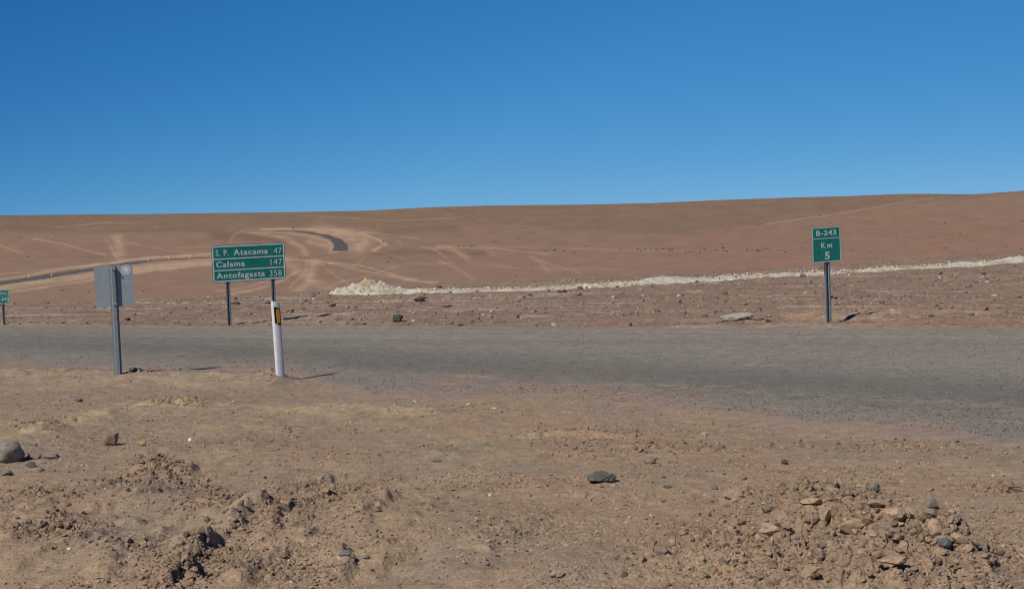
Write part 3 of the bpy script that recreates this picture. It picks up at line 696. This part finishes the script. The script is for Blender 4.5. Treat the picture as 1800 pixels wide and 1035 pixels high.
rock('rock', 'small brown rock right of the slate grey rock', 'rock', 643, 983, 13, 9, (.19, .165, .15), 21)
rock('rock', 'pale grey pitted rock at the bottom edge centre', 'rock', 980, 1016, 29, 17, (.29, .26, .22), 22)
rock('rock', 'small brown rock halfway up the central slope', 'rock', 663, 900, 13, 8, (.22, .165, .135), 23)
rock('rock', 'flat brown rock lying in the smooth centre of the foreground', 'rock', 766, 812, 19, 7, (.24, .175, .135), 24)
rock('rock', 'small pale rock on the dusty edge of the road', 'rock', 1238, 767, 11, 9, (.36, .28, .22), 25)
rock('rock', 'tiny white rock left of centre', 'rock', 333, 775, 7, 6, (.72, .70, .66), 26)
rock('rock', 'small dark rock lower left of the pale grey pitted rock', 'rock', 654, 1004, 8, 6, (.15, .11, .09), 27)
rock('rock', 'red brown rock at the foot of the rubble heap', 'rock', 1257, 1008, 13, 14, (.33, .19, .125), 28)
rock('rock', 'yellow tan rock beside the red brown rock', 'rock', 1288, 1006, 10, 11, (.44, .32, .17), 29)
rock('slab', 'broad pink tan slab high on the right of the rubble heap', 'slab', 1582, 921, 54, 24, PINK, 30, .7, 9, .2, .75, lift=.02)
rock('slab', 'tall pinkish slab leaning on the right flank of the heap', 'slab', 1650, 950, 38, 34, (.40, .28, .19), 31, .5, 9, .15, .75, 12, lift=.02)
rock('rock', 'knobbly grey rock right of the broad pink slab', 'rock', 1638, 920, 34, 22, (.25, .205, .165), 32, lift=.02)
rock('rock', 'pointed grey rock topmost on the right of the heap', 'rock', 1640, 897, 23, 26, (.23, .20, .175), 33, .7, 9, .25, .65, lift=.02)
rock('slab', 'long tilted brown slab overhanging a black hollow', 'slab', 1502, 939, 56, 24, (.35, .25, .165), 34, .35, 9, .2, .7, -20, lift=.02)
rock('rock', 'blackish blue rock at the right foot of the tall slab', 'rock', 1663, 970, 27, 22, (.10, .105, .11), 35, lift=.02)
rock('slab', 'flat sandy slab beside the tall pinkish slab', 'slab', 1688, 962, 32, 20, SAND, 36, .6, 9, .15, .7, 25, lift=.02)
rock('rock', 'lone brown clod out right of the heap', 'rock', 1754, 942, 14, 12, (.235, .16, .125), 37)
rock('slab', 'dusty brown slab above a dark gap on the heap crest', 'slab', 1545, 895, 48, 14, (.33, .24, .16), 38, .6, 9, lift=.02)
rock('slab', 'flat sandy slab left of centre on the rubble heap', 'slab', 1427, 892, 42, 14, (.36, .265, .175), 39, .7, 9, lift=.02)
rock('slab', 'tilted tan slab with shadow in the middle of the heap', 'slab', 1451, 922, 32, 22, (.36, .26, .17), 40, .5, 9, .2, .7, -25, lift=.02)
rock('slab', 'low pinkish slab near the front of the rubble heap', 'slab', 1575, 1002, 56, 20, (.39, .275, .185), 41, .8, 9, lift=.02)
rock('slab', 'half buried pink slab on the left flank of the heap', 'slab', 1356, 946, 40, 24, (.39, .275, .19), 42, .9, 8, .2, .75, 0, .4, lift=.02)
rock('rock', 'small tan rock below left of the half buried pink slab', 'rock', 1301, 950, 20, 10, (.33, .245, .175), 43, .8)
rock('rock', 'sandy rounded rock at the upper left of the heap', 'rock', 1290, 877, 36, 18, (.36, .265, .18), 44)
rock('rock', 'brown rock left of the grey pointed rock', 'rock', 1610, 940, 30, 22, (.27, .19, .13), 45, lift=.02)
rock('rock', 'sharp brown rock at the right tip of the heap', 'rock', 1742, 990, 24, 12, (.26, .18, .125), 46)
rock('rock', 'orange tan rock right of the flat sandy slab', 'rock', 1674, 911, 20, 12, (.34, .245, .165), 47, lift=.02)
# far verge
rock('boulder', 'round black boulder beside the far edge of the road', 'boulder', 699, 566, 20, 14, (.075, .075, .075), 50, .9, 4, .15, .85, lo=22)
rock('boulder', 'black ragged lava lump before the white berm', 'boulder', 738, 530, 24, 9, (.075, .07, .065), 51, .7, 9, .5, lo=22)
rock('boulder', 'long whitish boulder left of the kilometre sign', 'boulder', 1297, 564, 62, 15, (.37, .335, .29), 52, .45, 6, .3, .8, lo=22)
rock('boulder', 'dark brown boulder at the right end of the whitish one', 'boulder', 1335, 563, 20, 5, (.16, .115, .09), 53, .7, lo=22)
rock('boulder', 'grey boulder on the verge under the middle of the berm', 'boulder', 1084, 523, 20, 7, (.17, .14, .125), 54, lo=22)
rock('boulder', 'flat dark boulder just below the white berm', 'boulder', 989, 514, 18, 4, (.11, .085, .07), 55, lo=22)
rock('boulder', 'small brown boulder perched on the white berm', 'boulder', 773, 506, 9, 5, (.16, .105, .07), 56, lo=22)
rock('boulder', 'low dark lump behind the left post of the destination sign', 'boulder', 412, 535, 20, 6, (.13, .095, .08), 57, lo=22)  # low dark form standing in for a dark spot on the verge
rock('boulder', 'red brown boulder on the verge between the two lava lumps', 'boulder', 785, 540, 22, 6, (.27, .17, .125), 58, lo=22)

# clods of the heap, one by one
CM = [rock_mesh(300 + i, c, 3, 6, .5, .72) for i, c in enumerate([(.285, .208, .148), (.265, .19, .135), (.32, .24, .168), (.245, .175, .12), (.30, .212, .147), (.27, .20, .15), (.23, .185, .15), (.33, .238, .172)])]
cl0 = None
for i in range(230):
    if i < 140: a, b = random.gauss(1490, 130), random.gauss(985, 42)
    elif i < 185: a, b = random.gauss(1650, 60), random.gauss(995, 28)
    else: a, b = random.gauss(1430, 60), random.gauss(885, 16)
    x, y = plane_at(a, b); z = zg(np.array([x]), np.array([y]))[0]
    sz = .04 + .07 * random.random() ** 2
    if cl0 is None: o = cl0 = link('clod', CM[0], M_clod); tag(o, 'loose brown earth clod lying in the rubble heap at lower right', 'clod', 'clods of the rubble heap')
    else: o = cl0.copy(); o.data = CM[i % 8]; C.objects.link(o)
    if not CM[i % 8].materials: CM[i % 8].materials.append(M_clod)
    o.scale = (sz / 2, sz * random.uniform(.6, .9) / 2, sz * random.uniform(.45, .75) / 2)
    o.rotation_euler = (random.gauss(0, .3), random.gauss(0, .3), random.uniform(0, 6.28)); o.location = (x, y, z + o.scale.z * .5)

# stones of the verge that show one by one
VM = [rock_mesh(340 + i, c, 3, 7, .35, .72) for i, c in enumerate([(.25, .17, .13), (.13, .10, .085), (.21, .155, .125), (.40, .33, .28), (.28, .185, .14), (.16, .12, .10)])]
v0 = None; cnt = 0
while cnt < 110:
    px_ = random.uniform(0, 1800); y = random.uniform(22.5, 44); x = (px_ - CX) / F * y; s_, w_ = road_sw(x, y)
    if w_ < 23.3 or y > np.interp(px_, EDX, EDY) - 1.6: continue
    z = zg(np.array([x]), np.array([y]))[0]; sz = .09 + .09 * random.random() ** 2.2
    if v0 is None: o = v0 = link('stone', VM[0], M_rock); tag(o, 'loose stone lying on the rough earth verge beyond the road', 'stone', 'stones on the far verge')
    else: o = v0.copy(); o.data = VM[cnt % 6]; C.objects.link(o)
    if not VM[cnt % 6].materials: VM[cnt % 6].materials.append(M_rock)
    o.scale = (sz / 2, sz * random.uniform(.6, .9) / 2, sz * random.uniform(.45, .7) / 2); o.rotation_euler = (0, 0, random.uniform(0, 6.28))
    o.location = (x, y, z + o.scale.z * .45); cnt += 1

# ------------------------------------------------------------------ signs
def rounded_rect(w, h, r, n=6):
    pts = []
    for cx, cz, a0 in ((w / 2 - r, h / 2 - r, 0), (-w / 2 + r, h / 2 - r, 90), (-w / 2 + r, -h / 2 + r, 180), (w / 2 - r, -h / 2 + r, 270)):
        for k in range(n + 1):
            a = R(a0 + 90 * k / n); pts.append((cx + r * math.cos(a), cz + r * math.sin(a)))
    return pts
def prism(pts, y0, y1):
    """outline in x,z drawn out between two y"""
    bm = bmesh.new(); A = [bm.verts.new((x, y0, z)) for x, z in pts]; B = [bm.verts.new((x, y1, z)) for x, z in pts]
    bm.faces.new(A); bm.faces.new(B[::-1]); n = len(pts)
    for i in range(n): bm.faces.new((A[i], A[(i + 1) % n], B[(i + 1) % n], B[i]))
    return bm
def ring(outer, inner, y0, y1):
    bm = bmesh.new(); n = len(outer)
    V = [[bm.verts.new((x, y, z)) for x, z in o] for o, y in ((outer, y0), (inner, y0), (outer, y1), (inner, y1))]
    for i in range(n):
        j = (i + 1) % n
        bm.faces.new((V[0][i], V[0][j], V[1][j], V[1][i])); bm.faces.new((V[2][i], V[2][j], V[3][j], V[3][i]))
        bm.faces.new((V[0][i], V[0][j], V[2][j], V[2][i])); bm.faces.new((V[1][i], V[1][j], V[3][j], V[3][i]))
    return bm
def text_mesh(name, txt, box, y, mat, parent, bold=.02, sp=1.1, skewfit=True):
    """letters fitted into box = x0, z0, x1, z1 (cap height box), facing -y"""
    cu = bpy.data.curves.new(name, 'FONT'); cu.body = txt; cu.size = 1; cu.extrude = .01; cu.offset = bold; cu.space_character = sp; cu.resolution_u = 4
    to = bpy.data.objects.new('tmp', cu); C.objects.link(to); dg = bpy.context.evaluated_depsgraph_get()
    me = bpy.data.meshes.new_from_object(to.evaluated_get(dg)); bpy.data.objects.remove(to); bpy.data.curves.remove(cu)
    n = len(me.vertices); co = np.empty(n * 3, np.float32); me.vertices.foreach_get('co', co); co = co.reshape(-1, 3)
    x0, z0, x1, z1 = box; lo, hi = co[:, 0].min(), co[:, 0].max(); cap = .70     # digits and capitals stand about 0.70 high
    V = np.stack([x0 + (co[:, 0] - lo) / (hi - lo) * (x1 - x0), np.where(co[:, 2] > 0, y - .0012, y + .001), z0 + (co[:, 1] + bold) / (cap + 2 * bold) * (z1 - z0)], 1)
    me.vertices.foreach_set('co', V.astype(np.float32).ravel()); me.name = name; me.update()
    me.materials.clear()
    return link(name, me, mat, parent)
def hat_post(parent, x, z0, z1, y_front=.004, web=.052, fl=.022, dep=.05, th=.004, name='post'):
    """hat-section steel post, flanges against the panel, web behind"""
    b = web / 2 * .66                                          # sides slope in towards the web
    o = [(-web / 2 - fl, 0), (-web / 2 + th, 0), (-b + th, dep - th), (b - th, dep - th), (web / 2 - th, 0), (web / 2 + fl, 0), (web / 2 + fl, th), (web / 2, th), (b, dep), (-b, dep), (-web / 2, th), (-web / 2 - fl, th)]
    bm = bmesh.new(); A = [bm.verts.new((x + a, y_front + b, z0)) for a, b in o]; B = [bm.verts.new((x + a, y_front + b, z1)) for a, b in o]; n = len(o)
    for i in range(n): bm.faces.new((A[i], A[(i + 1) % n], B[(i + 1) % n], B[i]))
    for L in (A, B):
        for q in ((0, 1, 10, 11), (1, 2, 9, 10), (2, 3, 8, 9), (3, 4, 7, 8), (4, 5, 6, 7)): bm.faces.new([L[i] for i in q])
    return bm_obj(name, bm, M_galv, parent)
def disc(x, z, r, y0, y1, n=20): return prism([(x + r * math.cos(6.28318 * k / n), z + r * math.sin(6.28318 * k / n)) for k in range(n)], y0, y1)
def circ(x, z, r, n=40): return [(x + r * math.cos(6.28318 * k / n), z + r * math.sin(6.28318 * k / n)) for k in range(n)]
def green_panel(root, w, zb, zt, rad, border, dividers):
    h = zt - zb; zc = (zb + zt) / 2
    sh = lambda pts: [(a, b + zc) for a, b in pts]
    p = bm_obj('panel', prism(sh(rounded_rect(w, h, rad)), -.002, .002), M_green, root)
    e = border * .45
    bm_obj('border', ring(sh(rounded_rect(w - 2 * e, h - 2 * e, rad - e * .6)), sh(rounded_rect(w - 2 * e - 2 * border, h - 2 * e - 2 * border, max(rad - e * .6 - border, .004))), -.0032, -.001), M_white, p)
    for t in dividers:
        z = zt - t * h; x = w / 2 - e - border; bm_obj('divider', prism([(-x, z - border * .42), (x, z - border * .42), (x, z + border * .42), (-x, z + border * .42)], -.0030, -.001), M_white, p)
    B = lambda s0, t0, s1, t1: (-w / 2 + s0 * w, zt - t1 * h, -w / 2 + s1 * w, zt - t0 * h)
    return p, B

# destination sign
b1 = at(404, 571.5, 24); D1 = b1.y; k1 = D1 / F; rz1 = R(38); W1 = 129.5 * k1 / math.cos(R(27))
ctr = Vector((b1.x + .30 * W1 * math.cos(rz1), b1.y + .30 * W1 * math.sin(rz1), b1.z))
g = thing('direction_sign', 'green road sign listing S.P. Atacama, Calama and Antofagasta on two posts', 'road sign', ctr, rz1)
zb, zt = 75.5 * k1, 141 * k1
p, B = green_panel(g, W1, zb, zt, .045, .026, (.367, .672))
for txt, box, bo in (('S. P.', (.055, .122, .225, .285), .01), ('Atacama', (.292, .122, .765, .285), .02), ('47', (.845, .135, .955, .297), .0),
                     ('Calama', (.055, .43, .44, .588), .02), ('147', (.795, .44, .955, .60), .0), ('Antofagasta', (.052, .733, .71, .89), .02), ('358', (.775, .745, .945, .905), .0)):
    text_mesh('lettering', txt, B(*box), -.002, M_white, p, bo, 1.12)
for s_ in (.2, .82):
    po = hat_post(g, -W1 / 2 + s_ * W1, -.35, zt - .05, .004, .045, .02)
for s_ in (.2, .82):
    for tt in (.12, .88): bm_obj('bolt', disc(-W1 / 2 + s_ * W1, zt - tt * (zt - zb), .006, -.006, -.0015, 8), M_rim, g)

# kilometre sign
b2 = at(1457, 567.5, 21); k2 = b2.y / F; rz2 = R(36); W2 = 48.5 * k2 / math.cos(R(306 - 258)); zb, zt = 107 * k2, 169 * k2
g = thing('kilometre_sign', 'green kilometre sign reading B-243 Km 5 on a single steel post', 'road sign', b2, rz2, None, 0, R(-.6))
p, B = green_panel(g, W2, zb, zt, .035, .012, (.32,))
text_mesh('lettering', 'B-243', B(.145, .09, .855, .238), -.002, M_white, p, .02, 1.1)
text_mesh('lettering', 'K m', B(.31, .44, .69, .592), -.002, M_white, p, .02, 1.0)
text_mesh('lettering', '5', B(.43, .70, .60, .915), -.002, M_white, p, .03)
bm_obj('worn_patch', prism([(-.012, zb + .058), (.0, zb + .062), (.006, zb + .073), (-.004, zb + .080), (-.016, zb + .07)], -.0042, -.0034), M_green, p)
hat_post(g, .012, -.35, zt - .03, .004, .062, .026, .055)

# region shield at the left edge
b3 = at(8, 571, 24); k3 = b3.y / F
g = thing('route_sign', 'small green shield shaped route sign half out of frame at left edge', 'road sign', b3, R(32))
w3 = 25.5 * k3; zt = 62 * k3; zb = 36 * k3; h3 = zt - zb; hw = w3 / 2
half = [(0, 0), (.22, .045), (.62, .10), (.86, .20), (.985, .33), (1.0, .42), (.95, .54), (.84, .64), (.80, .70), (.86, .78), (.87, .86), (.80, .95), (.68, 1.0)]
def shield(sc): 
    pts = [(x * hw * sc, zb + h3 / 2 + (z - .5) * h3 * sc) for x, z in half]; return pts + [(-x, z) for x, z in pts[::-1][:-1]]
p = bm_obj('panel', prism(shield(1.0), -.002, .002), M_green, g)
bm_obj('border', ring(shield(.97), shield(.90), -.0032, -.001), M_white, p)
zz = zb + .61 * h3; bm_obj('divider', prism([(-hw * .78, zz - .003), (hw * .78, zz - .003), (hw * .78, zz + .003), (-hw * .78, zz + .003)], -.003, -.001), M_white, p)
text_mesh('lettering', 'REGION', (-hw * .56, zb + .70 * h3, hw * .56, zb + .83 * h3), -.002, M_white, p, .02, 1.1)
text_mesh('lettering', 'B-243', (-hw * .80, zb + .25 * h3, hw * .78, zb + .50 * h3), -.002, M_white, p, .02, 1.1)
hat_post(g, 0, -.35, zb + .15, .004, .036, .012, .04)

# sign seen from behind
b4 = at(209, 657.5, 14); k4 = b4.y / F; rz4 = R(20 - 180)
W4 = 65.5 * k4 / math.cos(R(290 - 284.6)); zb, zt = 119.5 * k4, 192 * k4
g = thing('sign_back', 'square road sign seen from its bare grey back with a round sticker', 'road sign', b4, rz4, None, 0, R(.2))
zc = (zb + zt) / 2; h4 = zt - zb
p = bm_obj('panel', prism([(a, b + zc) for a, b in rounded_rect(W4, h4, .028)], -.002, .002), M_galv_back, g)
hat_post(g, .008, -.35, zt - .012, .0025, .062, .02, .05)
yb = .0525
for zq in (.03, h4 - .05):
    for xq in (-.010, .026): bm_obj('bolt', disc(xq, zt - .012 - zq, .0085, yb - .001, yb + .022, 10), M_bolt, g)
ho = bmesh.new()
for zq in (.125, .205, .37, .445, .60, .68, .9, 1.0, 1.1):
    for xq in (-.012, .028):
        if zt - zq < .1: continue
        q = [ho.verts.new((xq + .0045 * math.cos(6.283 * j / 10), yb + .0008, zt - zq + .0045 * math.sin(6.283 * j / 10))) for j in range(10)]; ho.faces.new(q)
bm_obj('bolt_holes', ho, M_hole, g)
ex, ez = -(W4 / 2 - 11 * k4 / .95), zt - 8.6 * k4
st = bm_obj('sticker', disc(ex, ez, .030, .0015, .0030, 32), M_stick, p)
bm_obj('ring', ring(circ(ex, ez, .064), circ(ex, ez, .059), .0015, .0032), M_stick, st)
bm_obj('ring', ring(circ(ex, ez, .041), circ(ex, ez, .037), .0015, .0032), M_stick, st)
tk = bmesh.new()
for j in range(26):
    if j % 7 == 6: continue
    a = 6.283 * j / 26; c_, s_ = math.cos(a), math.sin(a)
    q = [tk.verts.new((ex + r_ * c_ - tt * s_, .0033, ez + r_ * s_ + tt * c_)) for r_, tt in ((.045, -.0035), (.055, -.0035), (.055, .0025), (.045, .0025))]; tk.faces.new(q)
bm_obj('ring_print', tk, M_stick, st)
bm_obj('emblem', ring(circ(ex, ez, .016), circ(ex, ez, .012), .0028, .0036), M_galv_back, st)

# roadside delineator
b5 = at(493, 660, 14); k5 = b5.y / F
g = thing('delineator_post', 'white roadside delineator post with black band and amber reflector', 'delineator', b5, R(38), None, R(.5), R(-1.9))
HW = .056; H5 = 133.5 * k5
def dpts(off=0.0):
    f = [(-HW, -.010), (-.043, -.022), (-.02, -.028), (.0, -.0285), (.02, -.028), (.043, -.022), (HW, -.010)]
    return [(x, y - off) for x, y in f]
prof = dpts() + [(HW - .004, .018), (.02, .046), (0, .05), (-.02, .046), (-HW, .018)]
ztop = lambda x: H5 - .035 * (x + HW) / (2 * HW) * 1.15
bm = bmesh.new(); A = [bm.verts.new((x, y, -.3)) for x, y in prof]; T_ = [bm.verts.new((x * .97, y, ztop(x) - .12 * (y + .03))) for x, y in prof]; n = len(prof)
for i in range(n): bm.faces.new((A[i], A[(i + 1) % n], T_[(i + 1) % n], T_[i]))
bm.faces.new(T_); bm.faces.new(A[::-1])
body = bm_obj('post', bm, M_dwhite, g, True)
body.data.set_sharp_from_angle(angle=R(28))
def skin(pts, zlo, zhi, off):
    bm = bmesh.new(); L = [bm.verts.new((x * .975, y - off, zlo(x))) for x, y in pts]; U = [bm.verts.new((x * .975, y - off, zhi(x))) for x, y in pts]
    for i in range(len(pts) - 1): bm.faces.new((L[i], L[i + 1], U[i + 1], U[i]))
    return bm
f5 = dpts()
band = bm_obj('band', skin(f5[1:], lambda x: H5 * .705 - .045 * (x + .043) / .1, lambda x: H5 * .925 - .045 * (x + .043) / .1, .0025), M_black, g)
bm = bmesh.new(); bmesh.ops.create_cube(bm, size=1)
for v in bm.verts: v.co = Vector((.008 + v.co.x * .046, -.0335 + v.co.y * .006, H5 * .79 + v.co.z * .172))
bmesh.ops.bevel(bm, geom=bm.edges[:], offset=.002, segments=1, affect='EDGES')
bm_obj('reflector', bm, M_amber, band)

# small posts beside the far road
fp0 = None
for (x, y) in [(51, 489), (90.5, 486), (260, 459.5), (297, 456), (334, 454.5)]:
    p = far_at(x, y); kk = p.y / F
    if fp0 is None:
        bm = bmesh.new(); bmesh.ops.create_cone(bm, cap_ends=True, segments=8, radius1=.17, radius2=.15, depth=1.0, matrix=Matrix.Translation((0, 0, .5)))
        o = fp0 = bm_obj('marker_post', bm, M_fpost)
        tag(o, 'tiny white marker post beside the distant road on the left plain', 'marker post', 'white marker posts along the distant road')
    else: o = fp0.copy(); C.objects.link(o)
    o.location = p; o.scale = (.9, .9, 4.6 * kk)
p = far_at(515, 404); kk = p.y / F
bm = bmesh.new(); bmesh.ops.create_cone(bm, cap_ends=True, segments=8, radius1=.35, radius2=.35, depth=2.2, matrix=Matrix.Translation((0, 0, 1.1)))
bmesh.ops.create_cube(bm, size=1, matrix=Matrix.Translation((0, 0, 2.6)) @ Matrix.Diagonal((1.1, .2, 1.1, 1)))
o = bm_obj('distant_sign', bm, M_rim); o.location = p; tag(o, 'tiny dark sign standing by the distant road bend', 'road sign')

# ------------------------------------------------------------------ litter and twig
def scrap(px, py, w, h, seed, label):
    p = at(px, py, 8); k = p.y / F; rs = random.Random(seed); bm = bmesh.new()
    n = 7; G = [[bm.verts.new(((i / 6 - .5) * w * k * (1 - .35 * abs(j / 3 - .5)), (j / 3 - .5) * w * k * .5, rs.random() * h * k * (1 - 1.6 * abs(i / 6 - .5)) + .006)) for j in range(4)] for i in range(n)]
    for i in range(n - 1):
        for j in range(3): bm.faces.new((G[i][j], G[i + 1][j], G[i + 1][j + 1], G[i][j + 1]))
    o = bm_obj('paper_scrap', bm, M_scrap); so_ = o.modifiers.new('thick', 'SOLIDIFY'); so_.thickness = .003
    o.location = p; o.rotation_euler = (0, 0, rs.uniform(-.6, .6)); tag(o, label, 'litter')
scrap(720, 694, 13, 5, 1, 'white crumpled scrap on grey gravel right of the delineator')
scrap(728, 708, 12, 5, 2, 'white scrap at the tip of the yellow sand ridge')
scrap(939, 665, 17, 3, 3, 'thin white strip of litter on the dusty asphalt')
scrap(823, 712, 8, 3, 4, 'tiny white scrap right of the yellow sand ridge tip')
scrap(868, 719, 8, 3, 5, 'small white scrap farthest right along the dusty road edge')
scrap(1712, 740, 9, 3, 6, 'white scrap on the asphalt near the right edge')
def twig():
    p = at(1778, 866, 7); k = p.y / F
    cu = bpy.data.curves.new('twig', 'CURVE'); cu.dimensions = '3D'; cu.bevel_depth = .0035; cu.bevel_resolution = 1
    for pts in ([(-.04, 0, .05), (-.02, 0, .035), (.0, .01, .02), (.03, .01, .012), (.07, .02, -.01)], [(-.03, 0, .0), (0, .01, .02), (.025, .01, .0), (.04, .02, -.02)], [(-.01, .0, .03), (.03, .01, .03), (.06, .02, .02)], [(-.02, -.02, .03), (-.03, -.03, .0)]):
        s = cu.splines.new('POLY'); s.points.add(len(pts) - 1)
        for q, c in zip(s.points, pts): q.co = (*c, 1); q.radius = random.uniform(.6, 1.1)
    o = bpy.data.objects.new('tmp', cu); C.objects.link(o); dg = bpy.context.evaluated_depsgraph_get()
    me = bpy.data.meshes.new_from_object(o.evaluated_get(dg)); bpy.data.objects.remove(o); me.materials.clear()
    o = link('twig', me, M_twig); o.location = p + Vector((0, 0, .01)); o.scale = (1.3, 1.3, 1.0); tag(o, 'dry dark forked twig on the ground near the right edge', 'twig')
twig()
